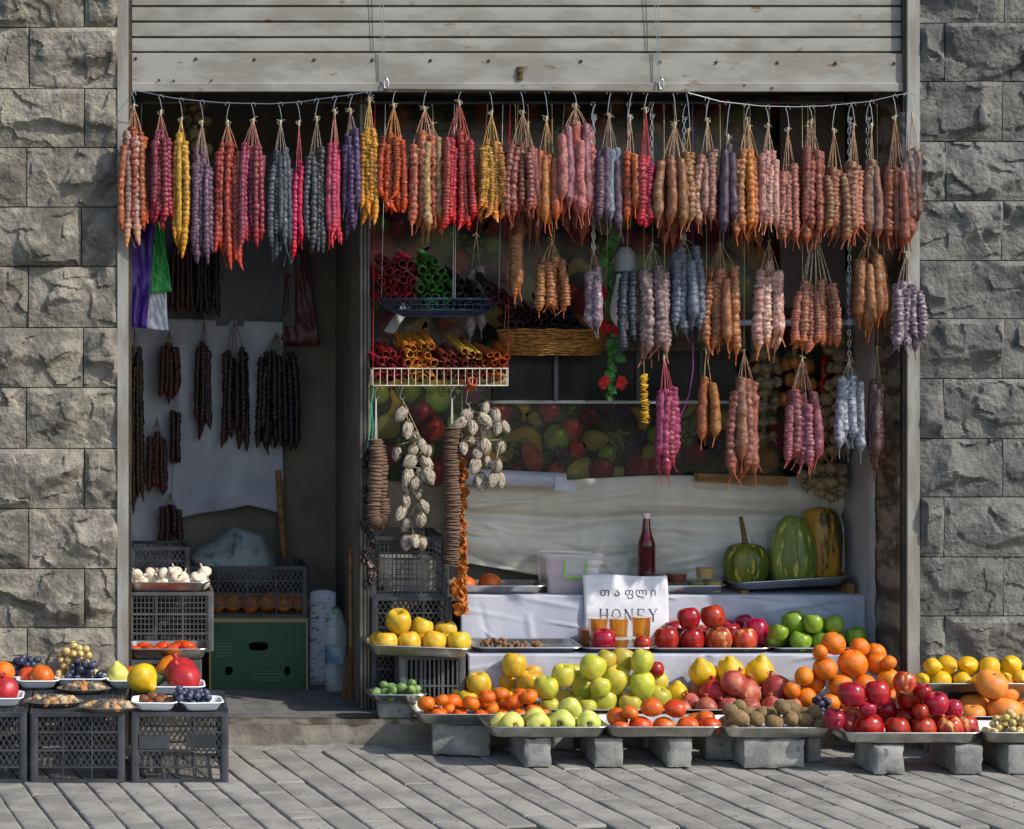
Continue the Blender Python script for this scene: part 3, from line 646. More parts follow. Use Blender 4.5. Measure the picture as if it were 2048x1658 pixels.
# dark glass band and glass shelf
M_dglass = mat('dark_glass', col(12, 14, 18), col(22, 26, 32), rough=.25, sc_=2, spec=.2)
t = thing('dark_window', 'dark glass window strip above the fruit print', 'window', W(1200, 800, .71))
def part(tn, name, px0, px1, py0, py1, d, th, m):
    mb = MB(); a, b = W(px0, py0, d), W(px1, py1, d); mb.box(((a.x + b.x) / 2 - tn.location.x, d - tn.location.y, (a.z + b.z) / 2 - tn.location.z), (abs(b.x - a.x), th, abs(a.z - b.z))); return mb.obj(name, m, tn)
part(t, 'pane', 985, 1470, 702, 800, .716, .006, M_dglass)
part(t, 'frame', 985, 1470, 693, 701.5, .714, .012, M_dark)
for a, b in ((1108, 1116), (1272, 1280), (1398, 1406)): part(t, 'mullion', a, b, 702, 800, .709, .008, mat('slate_bar', col(48, 54, 62), rough=.4))
M_glass = mat('shelf_glass', (.8, .9, .88, 1), rough=.08, alpha=.35, spec=.8)
mb = MB(); a, b = W(985, 805, .55), W(1500, 805, .55); mb.box(((a.x + b.x) / 2, .625, a.z), (b.x - a.x, .17, .008)); tag(mb.obj('glass_shelf', M_glass), 'thin glass shelf along the top of the lower fruit print', 'shelf')
# brown panel at upper right
M_panel = mat('brown_panel', col(112, 102, 92), col(98, 88, 80), rough=.7, sc_=4)
mb = MB(); a, b = W(1562, 190, .66), W(1760, 615, .66); mb.box(((a.x + XR - .01) / 2, .67, (a.z + b.z) / 2), (XR - .01 - a.x, .02, a.z - b.z)); tag(mb.obj('wall_panel', M_panel), 'dull brown flat panel behind the russet and tan candy', 'panel')
mb = MB(); mb.box(((a.x + XR - .01) / 2, .662, b.z - .016), (XR - .012 - a.x, .02, .03)); tag(mb.obj('panel_trim', M_dark), 'dark trim under the dull brown panel', 'trim')
# pale rail
mb = MB(); a, b = W(1375, 646, .3), W(1800, 644, .3); mb.tube([a, Vector((XR, a.y, b.z))], .0125, 12); tag(mb.obj('pale_rail', mat('pale_tube', col(196, 204, 216), rough=.3, metal=.3)), 'pale blue-white metal tube running into the jamb', 'rail')
mb = MB(); mb.tube([a + Vector((.01, 0, 0)), a + Vector((.01, .44, 0))], .008, 8)
tag(mb.obj('rail_bracket', M_dark), 'dark bracket holding the end of the pale tube', 'bracket')
# right side post of partition + metal edge
mb = MB(); a = W(724, 200, .2)
for i, (w, off) in enumerate(((.012, 0), (.01, .016), (.008, .03))): mb.box((a.x + off + .0, .235 + .008 * i, 1.35), (w, .03, 2.5))
tag(mb.obj('partition_post', mat('alu_post', col(112, 108, 102), col(84, 80, 76), rough=.4, metal=.7, sc_=4)), 'ribbed metal edge post between doorway and stall', 'post')
# white oilcloth draped behind the shelves
M_cloth = mat('cream_oilcloth', col(218, 211, 194), col(200, 193, 177), rough=.32, sc_=3, c3=col(70, 66, 60), sc3=16, ramp3=(.76, .8), bump=.3, bsc=9)
M_cloth2 = mat('white_oilcloth', col(188, 190, 200), col(168, 171, 184), rough=.36, sc_=3, bump=.15, bsc=10)
def drape(name, label, px0, px1, pyt, pyb, d, fold, m, nx=150, ny=70, seed=0, cat='cloth', th=.003, wav=None):
    mb = MB()
    def fn(u, v):
        px = px0 + (px1 - px0) * u; py = pyt(u) + (pyb(u) - pyt(u)) * v
        dd = d + fold(u, v); p = W(px, py, d); p.y = dd; return p
    mb.grid(nx, ny, fn); o = tag(mb.obj(name, m, smooth=True), label, cat)
    md = o.modifiers.new('s', 'SOLIDIFY'); md.thickness = th; md.offset = 0; return o
_fold = {}
def folds(u, v, s, a, n=30, asp=3.4):
    if s not in _fold:
        q = random.Random(s); _fold[s] = [(q.uniform(0, asp), q.uniform(0, 1), q.choice((q.uniform(-.3, .3), q.uniform(-.3, .3), q.uniform(.4, 2.4))), q.uniform(.015, .07), q.uniform(.3, 1) * q.choice((-1, 1, 1)), q.uniform(.12, .7)) for _ in range(n)]
    t = 0; u *= asp
    for x, y, an, w, am, ln in _fold[s]:
        ca, sa = math.cos(an), math.sin(an); du, dv = u - x, v - y; al = du * ca + dv * sa; ac = -du * sa + dv * ca
        if abs(ac) < w and abs(al) < ln: t += am * (1 - abs(ac) / w) * (1 - (al / ln) ** 2)
    return a * t
def crease(u, v, s, a=.012):
    return a * fbm((u * 5, v * 3, s), 2) + a * .7 * (1 - abs(noise.noise((u * 7 + v * 5, v * 4 - u * 3, s + 4)))) ** 3
def f_cream(u, v):
    ledge = .05 * math.exp(-((v - .40) / .05) ** 2)          # tucked under a ledge
    bulge = -.03 * math.sin(min(1, v / .36) * math.pi) ** .8 if v < .36 else -.02 * math.sin((v - .36) / .64 * math.pi) ** .6
    return bulge * .8 + ledge * .5 - folds(u, v, 3, .011, 60) - .007 * math.sin(v * 19 + 1.6 * math.sin(u * 4) + 3 * noise.noise((u * 3, 0, 1))) * (.4 + .6 * noise.noise((u * 4, v * 2, 7)) ** 2) - .02 * v
drape('cream_oilcloth', 'creased cream oilcloth hanging behind the red bottle', 905, 1688, lambda u: 962 - 14 * u + 4 * math.sin(u * 9), lambda u: 1120 + 45 * min(1, u * 3.2) - 5 * u, .70, f_cream, M_cloth)
M_dsh = mat('board', col(150, 112, 66), col(118, 84, 48), rough=.7, sc_=6, stretch=(1, 6, 6))
mb = MB(); a, b = W(1400, 946, .6), W(1580, 972, .6); mb.box(((a.x + b.x) / 2, .66, (a.z + b.z) / 2), (b.x - a.x, .07, .035), Matrix.Rotation(R(2), 3, 'Y')); tag(mb.obj('cardboard_strip', M_dsh), 'brown cardboard strip lying on the oilcloth ledge', 'cardboard')
# shelves
S1, S2 = .330, .525
def shelf(name, label, z, d0, d1, px0, front_py):
    t = thing(name, label, 'shelf', (X(px0, d0), d0, z))
    x0, x1 = X(px0, d0), XR - .01
    mb = MB(); mb.box(((x1 - x0) / 2, (d1 - d0) / 2 + .004, -.011), (x1 - x0, d1 - d0, .018)); mb.obj('board', M_dsh, t)
    mb = MB(); mb.grid(160, 40, lambda u, v: ((x1 - x0) * u, (-.012 - folds(u, v, int(z * 900), .008, 40, 5) if v > .2 else (d1 - d0) * (1 - v / .2) - .0012 - .0105 * v * 5), 0.0008 if v <= .2 else 0.0008 - (front_py) * (v - .2) / .8 + .006 * math.sin(u * 17) * (v - .2)))
    o = mb.obj('paper_cover', M_cloth2, t, True); md = o.modifiers.new('s', 'SOLIDIFY'); md.thickness = .0016; md.offset = 1
    for u in (.04, .5, .96):
        mb = MB(); mb.box(((x1 - x0) * u, (d1 - d0) / 2, -(z - FZ) / 2 - .01), (.03, .03, z - FZ - .022)); mb.obj('leg', M_dsh, t)
    return t
shelf('stall_shelf', 'lower stall shelf covered in white paper under the honey and apples', S1, .135, .43, 935, .19)
shelf('stall_shelf', 'upper stall shelf covered in white paper under the bottle and pumpkins', S2, .43, .70, 920, .20)
# white roll of paper
mb = MB(); a, b = W(915, 952, .6), W(1130, 962, .6)
mb.tube([a, a.lerp(b, .5), b], .034, 20)
pr = thing('paper_roll', 'rolled-up white oilcloth lying on the ledge behind dried persimmons', 'roll', a); mb.v = [v - a for v in mb.v]; mb.obj('roll', M_cloth2, pr)
mb = MB(); mb.grid(14, 8, lambda u, v: Vector((b.x - a.x - .05 + .09 * u, -.036 - .004 * v + .02 * u * v, b.z - a.z - .035 + (.062 - .03 * u) * v - .01 * u)))
mb.obj('flap', M_cloth2, pr)

# ================================================================ TRAYS, CRATES, BLOCKS
_tm = {}
def tray_mesh(w, dp, h, flare=.022, rim=.007, cr=.045, th=.0022):
    key = (round(w, 3), round(dp, 3), h, flare)
    if key not in _tm:
        mb = MB(); L = []
        def lp(ins, z, r): return rr_loop(w - 2 * ins, dp - 2 * ins, z, max(.006, r))
        L += [lp(flare + rim + .012, 0, cr - .02), lp(flare + rim + .003, .002, cr - .012), lp(flare * .75 + rim, .008, cr - .008), lp(rim, h - .003, cr - .003), lp(.0015, h - .004, cr), lp(0, h - .002, cr), lp(.001, h + .0005, cr), lp(rim - .001, h + .0005, cr - .003), lp(rim + th, h - .003, cr - .004), lp(flare * .75 + rim + th, .010, cr - .01), lp(flare + rim + .003, .0045, cr - .014), lp(flare + rim + .014, .0035, cr - .022)]
        mb.loops(L); _tm[key] = mb.mesh('tray', 50)
    return _tm[key]
def tray(label, px0, px1, z, df, dp, h=.045, m=None, tilt=0, name='metal_tray', group='metal display trays', yaw=0, flare=.022, cr=.045, cat='tray'):
    w = X(px1, df) - X(px0, df)
    o = ob(name, tray_mesh(w, dp, h, flare, cr=cr), m or M_steel, None, ((X(px0, df) + X(px1, df)) / 2, df + dp / 2, z), (0, tilt, yaw))
    return tag(o, label, cat, group)
def block(label, px0, px1, z0, h, df, dp, yaw=0, seed=0):
    a, b = X(px0, df), X(px1, df); w = b - a
    mb = MB(); bm = bmesh.new(); bmesh.ops.create_cube(bm, size=1)
    bmesh.ops.scale(bm, vec=(w, dp, h), verts=bm.verts)
    bmesh.ops.subdivide_edges(bm, edges=bm.edges, cuts=5, use_grid_fill=True)
    for v in bm.verts:
        p = v.co; q = Vector((max(0, abs(p.x) - w / 2 + .009), max(0, abs(p.y) - dp / 2 + .009), max(0, abs(p.z) - h / 2 + .009)))
        nout = sum(1 for c in q if c > .004)
        if nout > 1: v.co -= Vector((math.copysign(q.x, p.x), math.copysign(q.y, p.y), math.copysign(q.z, p.z))) * (.4 + 1.3 * abs(noise.noise(p * 34 + Vector((seed, 0, 0)))))
        v.co += Vector(noise.noise_vector(p * 26 + Vector((seed * 3.1, 0, 0)))) * .0016
        if p.z > h / 2 - .001: v.co.z = min(v.co.z, h / 2)
    me = bpy.data.meshes.new('concrete_block'); bm.to_mesh(me); bm.free(); me.materials.append(BASE)
    me.polygons.foreach_set('use_smooth', [True] * len(me.polygons)); me.set_sharp_from_angle(angle=R(40))
    return tag(ob('concrete_block', me, M_concrete, None, ((a + b) / 2, df + dp / 2, z0 + h / 2 - .001), (0, 0, yaw)), label, 'block', 'concrete blocks under the trays')
BH = .113
block('wide worn concrete block under the mandarin tray', 872, 990, 0, .124, -.215, .2, R(-9), 1)
for i, (a, b, d, dp, lb) in enumerate(((1045, 1103, -.42, .3, 'pear'), (1190, 1251, -.425, .3, 'pear'), (1335, 1389, -.425, .3, 'persimmon'), (1486, 1612, -.44, .13, 'kiwi'), (1745, 1811, -.545, .2, 'red apple'), (1908, 1968, -.545, .24, 'red apple'), (2014, 2080, -.545, .24, 'white grape'))):
    lab = {0: 'narrow concrete block under the pear tray by the wide worn block', 1: 'narrow concrete block where pear and persimmon trays meet', 2: 'narrow concrete block under the persimmon tray', 3: 'concrete block lying sideways under the kiwi tray', 4: 'concrete block under the red apple tray on the kiwi side', 5: 'concrete block under the red apple tray on the grape side', 6: 'concrete block under the tray of white grapes'}[i]
    block(lab, a, b, 0, BH, d, dp, ru(-.03, .05) - (.02 if i < 3 else 0), i + 5)
for i, (a, b, d, lb) in enumerate(((1100, 1150, -.1, 'pile of greenish apples'), (1290, 1345, -.1, 'greenish apples and pomegranates'), (1412, 1478, -.3, 'kiwis and pomegranates'), (1612, 1645, -.33, 'kiwis and oranges'), (1745, 1800, -.19, 'oranges'), (1905, 1965, -.28, 'lone grapefruit'), (2010, 2070, -.28, 'grapefruits'), (930, 975, -.0, 'yellow apples'))):
    block('shaded concrete block in the gap behind the front row, under the ' + lb, a, b, 0, .124 if d != -.3 and d != -.33 else BH, d, .16 if d > -.29 else .12, ru(-.05, .05), i + 31)
# crates
_cr = {}
def panel_mesh(w, h, style, seed=0):
    key = (round(w, 3), round(h, 3), style)
    if key in _cr: return _cr[key]
    mb = MB(); t = .006; x0, x1 = -w / 2, w / 2
    nr = 4 if style != 'slat' else 2; zs = [h * q for q in ((.02, .22, .46, .72, .975) if style == 'diamond' else (.02, .3, .62, .97) if style == 'grid' else (.02, .5, .97))]
    for i, z in enumerate(zs): mb.box((0, -.001, z), (w, .012 if i in (0, len(zs) - 1) else .008, .014 if i in (0, len(zs) - 1) else .006))
    nv = 3 if w < .36 else 4
    for i in range(1, nv + 0): mb.box((x0 + w * i / nv, -.001, h / 2), (.005, .0076, h))
    if style == 'diamond':
        za, zb = zs[1], zs[-1]; sp = .021
        for sg in (1, -1):
            c = -3
            while c < 3:
                # line x = c + sg*.75*(z-za)
                pa, pb = (c, za), (c + sg * .62 * (zb - za), zb)
                (xa, z_a), (xb, z_b) = pa, pb
                lo, hi = 0.0, 1.0
                for lim, s_ in ((x0, 1), (x1, -1)):
                    fa, fb = (xa - lim) * s_, (xb - lim) * s_
                    if fa < 0 and fb < 0: lo = 2; break
                    if fa < 0: lo = max(lo, fa / (fa - fb))
                    elif fb < 0: hi = min(hi, fa / (fa - fb))
                if lo < hi: mb.bar((xa + (xb - xa) * lo, .0008 * sg, za + (zb - za) * lo), (xa + (xb - xa) * hi, .0008 * sg, za + (zb - za) * hi), .0034, .004)
                c += sp
    elif style == 'grid':
        n = int(w / .0155)
        for i in range(1, n): mb.box((x0 + w * i / n, 0, h / 2), (.003, .004, h))
        n = int(h / .021)
        for i in range(1, n): mb.box((0, .0006, h * i / n), (w, .0036, .0028))
    else:
        n = int(w / .017)
        for i in range(1, n): mb.box((x0 + w * i / n, 0, h / 2), (.0065, .006, h))
    _cr[key] = mb.mesh('side_panel', False); return _cr[key]
def crate(label, xc, df, z, w, dp, h, style='diamond', m=None, yaw=0, group='plastic produce crates', base=True):
    m = m or M_black
    t = thing('plastic_crate', label, 'crate', (xc, df + dp / 2, z), group, (0, 0, yaw))
    pm_ = panel_mesh(w - .03, h, style); ps = panel_mesh(dp - .03, h, style)
    ob('side_panel', pm_, m, t, (0, -dp / 2 + .007, 0)); ob('side_panel', pm_, m, t, (0, dp / 2 - .007, 0), (0, 0, math.pi))
    ob('side_panel', ps, m, t, (-w / 2 + .007, 0, 0), (0, 0, -math.pi / 2)); ob('side_panel', ps, m, t, (w / 2 - .007, 0, 0), (0, 0, math.pi / 2))
    key = ('post', h)
    if key not in _cr:
        mb = MB(); mb.loops([rr_loop(.03, .03, zz, .009, 3) for zz in (0, h)]); _cr[key] = mb.mesh('corner_post', 40)
    for sx in (-1, 1):
        for sy in (-1, 1): ob('corner_post', _cr[key], m, t, (sx * (w / 2 - .0152), sy * (dp / 2 - .0152), 0))
    if base:
        mb = MB()
        n = 9
        for i in range(n): mb.box((-w / 2 + .02 + (w - .04) * i / (n - 1), 0, .008), (.012, dp - .02, .006))
        for i in range(n): mb.box((0, -dp / 2 + .02 + (dp - .04) * i / (n - 1), .0125), (w - .02, .01, .004))
        mb.obj('base', m, t, False)
    return t
def lid_top(t, w, dp, h):      # upturned crate: closed lattice on top carries the plates
    mb = MB()
    n = 14
    for i in range(n): mb.box((-w / 2 + .02 + (w - .04) * i / (n - 1), 0, h - .004), (.008, dp - .02, .006))
    for i in range(n + 3): mb.box((0, -dp / 2 + .02 + (dp - .04) * i / (n + 2), h - .0025), (w - .02, .008, .004))
    mb.obj('lattice_top', M_black, t, False)
CH = .247
cdf = -.667
for pa, pb, lb, yw in ((-150, 54, 'upturned black lattice crate under the pomegranate bowl', 0), (58, 249, 'upturned black lattice crate under the wrapped dried fruit plates', .01), (263, 459, 'upturned black lattice crate under the medlar and plum bowls', -.012)):
    a, b = X(pa, cdf), X(pb, cdf)
    t = crate(lb, (a + b) / 2, cdf, -.001, b - a, .47, CH - .001, 'diamond', M_black, yw, 'upturned crates on the pavement', False); lid_top(t, b - a, .47, CH)
    if pa != 58:
        for s_ in (-.09, .075) if pa > 0 else (.02,): mb = MB(); mb.box((s_, -.2345, CH * .59), (.105 if pa > 0 else .12, .004, CH * .2)); mb.obj('name_plate', M_black, t, False)
# stack beside the doorway
SC = .222; sw_ = X(905, .22) - X(742, .22)
for i, (lb, st_, hh) in enumerate((('bottom crate of the stack beside the doorway', 'diamond', SC), ('middle lattice crate of the stack behind the yellow apple tray', 'diamond', SC), ('top open crate of the stack behind the dried fruit strings', 'grid', .24))):
    crate('black ' + lb, X(742, .22) + sw_ / 2 - (.0 if i < 2 else .012), .225 + (.015 if i == 2 else 0), FZ + i * SC, sw_, .4, hh, st_, M_black, 0 if i < 2 else .02, 'crates stacked beside the doorway')
a, b = X(797, .09), X(932, .09)
crate('grey slatted crate under the yellow apple tray', (a + b) / 2, .09, FZ, b - a, .128, .232, 'slat', M_grey_plastic)
# glassy boxes in the top crate
mb = MB(); mb.box((X(815, .4), .42, FZ + 2 * SC + .075), (.2, .2, .13)); tag(mb.obj('plastic_tub', mat('cloudy_plastic', col(200, 196, 186), rough=.15, alpha=.45)), 'cloudy plastic tub inside the top open crate', 'tub')
# crates by the left post
a, b = X(258, .05), X(404, .05)
crate('grey grid crate at the bottom behind the left post', (a + b) / 2, .05, FZ, b - a, .5, .222, 'grid', M_grey_plastic)
a, b = X(250, .28), X(428, .28)
crate('grey grid crate under the garlic tray', (a + b) / 2, .285, FZ + .222, b - a, .34, .236, 'grid', M_grey_plastic)
tray('steel tray of garlic on the grey grid crate', 246, 421, FZ + .458, .26, .3, .042)
tray('steel tray of flat red persimmons between two grid crates', 250, 420, FZ + .2225, .035, .24, .046)
mb = MB(); a = W(420, 1305, .09); mb.box((a.x - .02, .15, FZ + .2215), (.09, .1, .004)); 
crate('black lattice crate behind the garlic', X(318, .66), .64, FZ + .40, .26, .28, .2, 'diamond', M_black)
crate('black lattice crate carrying the one behind the garlic', X(318, .66), .64, FZ, .26, .28, .2, 'diamond', M_black, group='plastic produce crates'); crate('black middle crate in the stack behind the garlic', X(318, .66), .64, FZ + .2, .26, .28, .2, 'diamond', M_black)
# carton, black crate of oranges, sack
M_carton = mat('green_carton', col(36, 78, 52), col(30, 66, 44), rough=.6, sc_=4)
M_kraft = mat('kraft_edge', col(150, 124, 84), rough=.8)
gd = .70; gx0, gx1 = X(418, gd), X(616, gd); gw = gx1 - gx0; gh = .292
t = thing('cardboard_box', 'green cardboard fruit carton with oval hand hole on the doorway floor', 'box', ((gx0 + gx1) / 2, gd, FZ))
mb = MB()
mb.box((0, .17, .004), (gw, .34, .006)); mb.box((-gw / 2 + .003, .17, gh / 2), (.006, .34, gh)); mb.box((gw / 2 - .003, .17, gh / 2), (.006, .34, gh)); mb.box((0, .337, gh / 2), (gw, .006, gh))
mb.obj('carton_walls', M_carton, t, False)
# front with holes
def hole_panel(w, h, holes, th=.006, n=26):
    bm = bmesh.new(); ed = []
    def addloop(pts):
        vs = [bm.verts.new((p[0], 0, p[1])) for p in pts]
        for i in range(len(vs)): ed.append(bm.edges.new((vs[i], vs[(i + 1) % len(vs)])))
    addloop([(-w / 2, 0), (w / 2, 0), (w / 2, h), (-w / 2, h)])
    for cx_, cz_, rx, rz in holes: addloop([(cx_ + rx * math.copysign(abs(math.cos(q)) ** .6, math.cos(q)), cz_ + rz * math.copysign(abs(math.sin(q)) ** .8, math.sin(q))) for q in [i * 2 * math.pi / n for i in range(n)]])
    bmesh.ops.triangle_fill(bm, use_beauty=True, edges=ed)
    me = bpy.data.meshes.new('front_panel'); bm.to_mesh(me); bm.free(); me.materials.append(BASE); return me
o = ob('front_panel', hole_panel(gw - .002, gh, [(0, .62 * gh, .041, .018), (-.15 * gw * 2.0, .27 * gh, .016, .018), (.29 * gw, .27 * gh, .012, .018)]), M_carton, t, (0, 0, 0)); md = o.modifiers.new('s', 'SOLIDIFY'); md.thickness = .006; md.offset = 0
mb = MB(); mb.box((0, -.0045, gh - .005), (gw, .002, .01)); mb.box((-gw / 2 + .004, -.0045, gh / 2 - .006), (.008, .002, gh - .012)); mb.box((gw / 2 - .004, -.0045, gh / 2 - .006), (.008, .002, gh - .012)); mb.obj('kraft_edges', M_kraft, t, False)
mb = MB()
for i in range(5): mb.box((-gw * .36 + .004 * (i % 2), -.0036, gh * (.66 - .045 * i)), (gw * (.17 - .02 * (i % 3)), .0008, .0022))
for i in range(4): mb.box((gw * .1, -.0036, gh * (.27 - .045 * i)), (gw * (.2 + .12 * (i in (1, 2))), .0008, .0022))
o = mb.obj('faded_print', mat('faded_print', col(92, 122, 96), rough=.7), t, False); o['kind'] = 'stuff'
mb = MB(); mb.box((0, .17, gh + .003), (gw + .006, .35, .006)); mb.obj('top_flap', M_kraft, t, False)
bx0, bx1 = X(372, gd), X(618, gd); bz = FZ + gh + .006
crate('black lattice crate of oranges on the green carton', (bx0 + bx1) / 2, gd + .01, bz, bx1 - bx0, .36, .215, 'diamond', M_black)
M_sack = mat('printed_sack', col(120, 130, 128), col(84, 100, 104), rough=.5, sc_=26, det=3, ramp=(.56, .62), bump=.4, bsc=14)
mb = MB()
def sack(a, t): return 1 + .3 * noise.noise((math.cos(a) * 1.3, math.sin(a) * 1.3, t * 2.4)) + .16 * abs(noise.noise((math.cos(a) * 3, math.sin(a) * 3, t * 6)))
mb.lathe(catmull([(.001, 0), (.11, .005), (.16, .05), (.15, .09), (.11, .15), (.075, .2), (.06, .225), (.001, .23)], 26), 40, sack, rot=Matrix.Rotation(R(16), 3, 'Y') @ Matrix.Scale(1.15, 3, Vector((1, 0, 0))))
tag(mb.obj('plastic_sack', M_sack, smooth=True, loc=((bx0 + bx1) / 2 - .05, gd + .19, bz + .13)), 'bulging printed plastic sack lying in the black crate', 'sack')
# foam board, water bottle, broom, stick
M_lab = mat('printed_foil', col(190, 192, 200), col(110, 112, 122), rough=.5, sc_=70, det=1, ramp=(.6, .66), stretch=(.5, 1, 1.4))
mb = MB(); a, b = W(620, 1180, .8), W(672, 1390, .8); mb.grid(6, 10, lambda u, v: (a.x + (b.x - a.x) * u, .80 + .02 * (1 - v) , FZ + (a.z - FZ) * v - (.012 * (2 * u - 1) ** 2 if v == 1 else 0)))
o = tag(mb.obj('foil_board', M_lab), 'pale printed insulation board leaning beside the green carton', 'board'); md = o.modifiers.new('s', 'SOLIDIFY'); md.thickness = .02
M_pet = mat('clear_pet', (.82, .92, .9, 1), rough=.06, alpha=.2, spec=.8)
t = thing('water_bottle', 'big clear plastic bottle with green cap beside the broom', 'bottle', W(672, 1392, .66)); t.location.z = FZ
bh = Z(1214, .66) - FZ
mb = MB(); mb.lathe(catmull([(.001, .0), (.038, .002), (.046, .02), (.046, .08), (.043, .1), (.046, .12), (.046, .2), (.043, .22), (.045, .24), (.034, .30), (.017, .345), (.014, bh - .03)], 40), 20); mb.obj('bottle_body', M_pet, t)
mb = MB(); mb.lathe([(.016, bh - .032), (.017, bh - .03), (.017, bh - .004), (.015, bh)], 18); mb.obj('cap', mat('green_cap', col(30, 110, 50), rough=.4), t)
mb = MB(); mb.lathe([(.0465, .12), (.0466, .19)], 20); mb.obj('bottle_label', mat('label_pale', col(150, 170, 176), col(90, 120, 140), rough=.5, sc_=9), t)
mb = MB()
for i in range(90):
    a = ru(0, 6.28); r0 = .012 * math.sqrt(rnd()); r1 = .04 * math.sqrt(rnd()); mb.tube([(r0 * math.cos(a), r0 * math.sin(a), .2), (r1 * math.cos(a) * .8, r1 * math.sin(a) * .6, .09), (r1 * math.cos(a + .1), r1 * math.sin(a + .1) * .8, 0)], .0011, 3)
t = thing('broom', 'small straw broom standing at the crate stack corner', 'broom', (X(702, .5), .5, FZ)); mb.obj('bristles', mat('straw', col(150, 112, 70), col(110, 78, 48), rough=.8), t)
mb = MB(); mb.tube([(0, 0, .18), (.005, .06, .6)], .009, 8); mb.obj('handle', M_dsh, t)
mb = MB(); mb.tube([(X(583, 1.1), 1.06, FZ), (X(556, 1.2), 1.19, Z(940, 1.2))], .014, 8); tag(mb.obj('wooden_stick', M_dsh), 'brown wooden pole leaning on the wall behind the carton', 'pole')
# sheets on the back wall of the doorway
M_sheet = mat('grey_sheet', col(188, 188, 194), col(166, 166, 176), rough=.8, sc_=3, bump=.1)
drape('wall_sheet', 'grey cotton sheet pinned low behind the dark candy bunches', 225, 566, lambda u: 634 + 10 * u, lambda u: 1060 - 62 * u + 30 * max(0, u - .8) * 5 if u > .35 else 1140, 1.19, lambda u, v: -.012 * math.sin(u * 16 + v * 3) * (.3 + v) - crease(u, v, 8, .012), M_sheet, cat='sheet')
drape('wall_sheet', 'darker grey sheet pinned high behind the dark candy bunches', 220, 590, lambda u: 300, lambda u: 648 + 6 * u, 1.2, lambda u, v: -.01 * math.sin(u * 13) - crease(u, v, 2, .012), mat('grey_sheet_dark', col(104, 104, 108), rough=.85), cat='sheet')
# bags by the left post
def bag(label, pts_fn, m, name='plastic_bag'):
    mb = MB(); mb.grid(16, 22, pts_fn); o = tag(mb.obj(name, m, smooth=True), label, 'bag'); md = o.modifiers.new('s', 'SOLIDIFY'); md.thickness = .005; md.offset = 0; return o
def mkbag(xa0, xb0, xa1, xb1, y0, y1, d, s):
    return lambda u, v: W(xa0 + (xa1 - xa0) * v + ((xb0 + (xb1 - xb0) * v) - (xa0 + (xa1 - xa0) * v)) * u + 2 * noise.noise((v * 5, u * 2, s)), y0 + (y1 - y0) * v + 6 * u * v * math.sin(s), d + .012 * math.sin(u * 3.1) - .014 * noise.noise((u * 4, v * 5, s)) - .012 * (1 - abs(noise.noise((u * 5 - v * 3, v * 6, s + 3)))) ** 4)
bag('purple plastic carrier bags hanging inside the post', mkbag(252, 312, 252, 294, 420, 652, .10, 1.2), mat('purple_bag', col(78, 48, 140), col(62, 38, 112), rough=.38, sc_=3))
bag('bright green plastic carrier bag hanging beside the purple ones', mkbag(300, 322, 296, 344, 440, 588, .14, 4.2), mat('green_bag', col(52, 158, 70), col(42, 138, 62), rough=.38, sc_=3))
bag('white plastic carrier bags hanging below the green one', mkbag(288, 330, 286, 336, 560, 656, .17, 2.1), mat('white_bag', col(206, 206, 214), rough=.4))
mb = MB(); mb.tube([W(256, 425, .10), W(345, 425, .14)], .003, 6); mb.tube([W(256, 425, .10), Vector((X(240, 0), .10, Z(425, .1)))], .003, 6); mb.tube([W(280, 430, .12), W(283, 206, RD)], .0015, 5); mb.tube([W(310, 425, .125), W(310, 570, .17)], .002, 5)
tag(mb.obj('bag_hanger', M_wire), 'wire hanger holding the plastic carrier bags', 'hanger')
bag('clear bag with red things hanging on the back wall of the doorway', mkbag(575, 612, 560, 640, 500, 690, 1.2, 6.3), mat('reddish_bag', col(96, 44, 46), col(70, 66, 66), rough=.35, sc_=5))
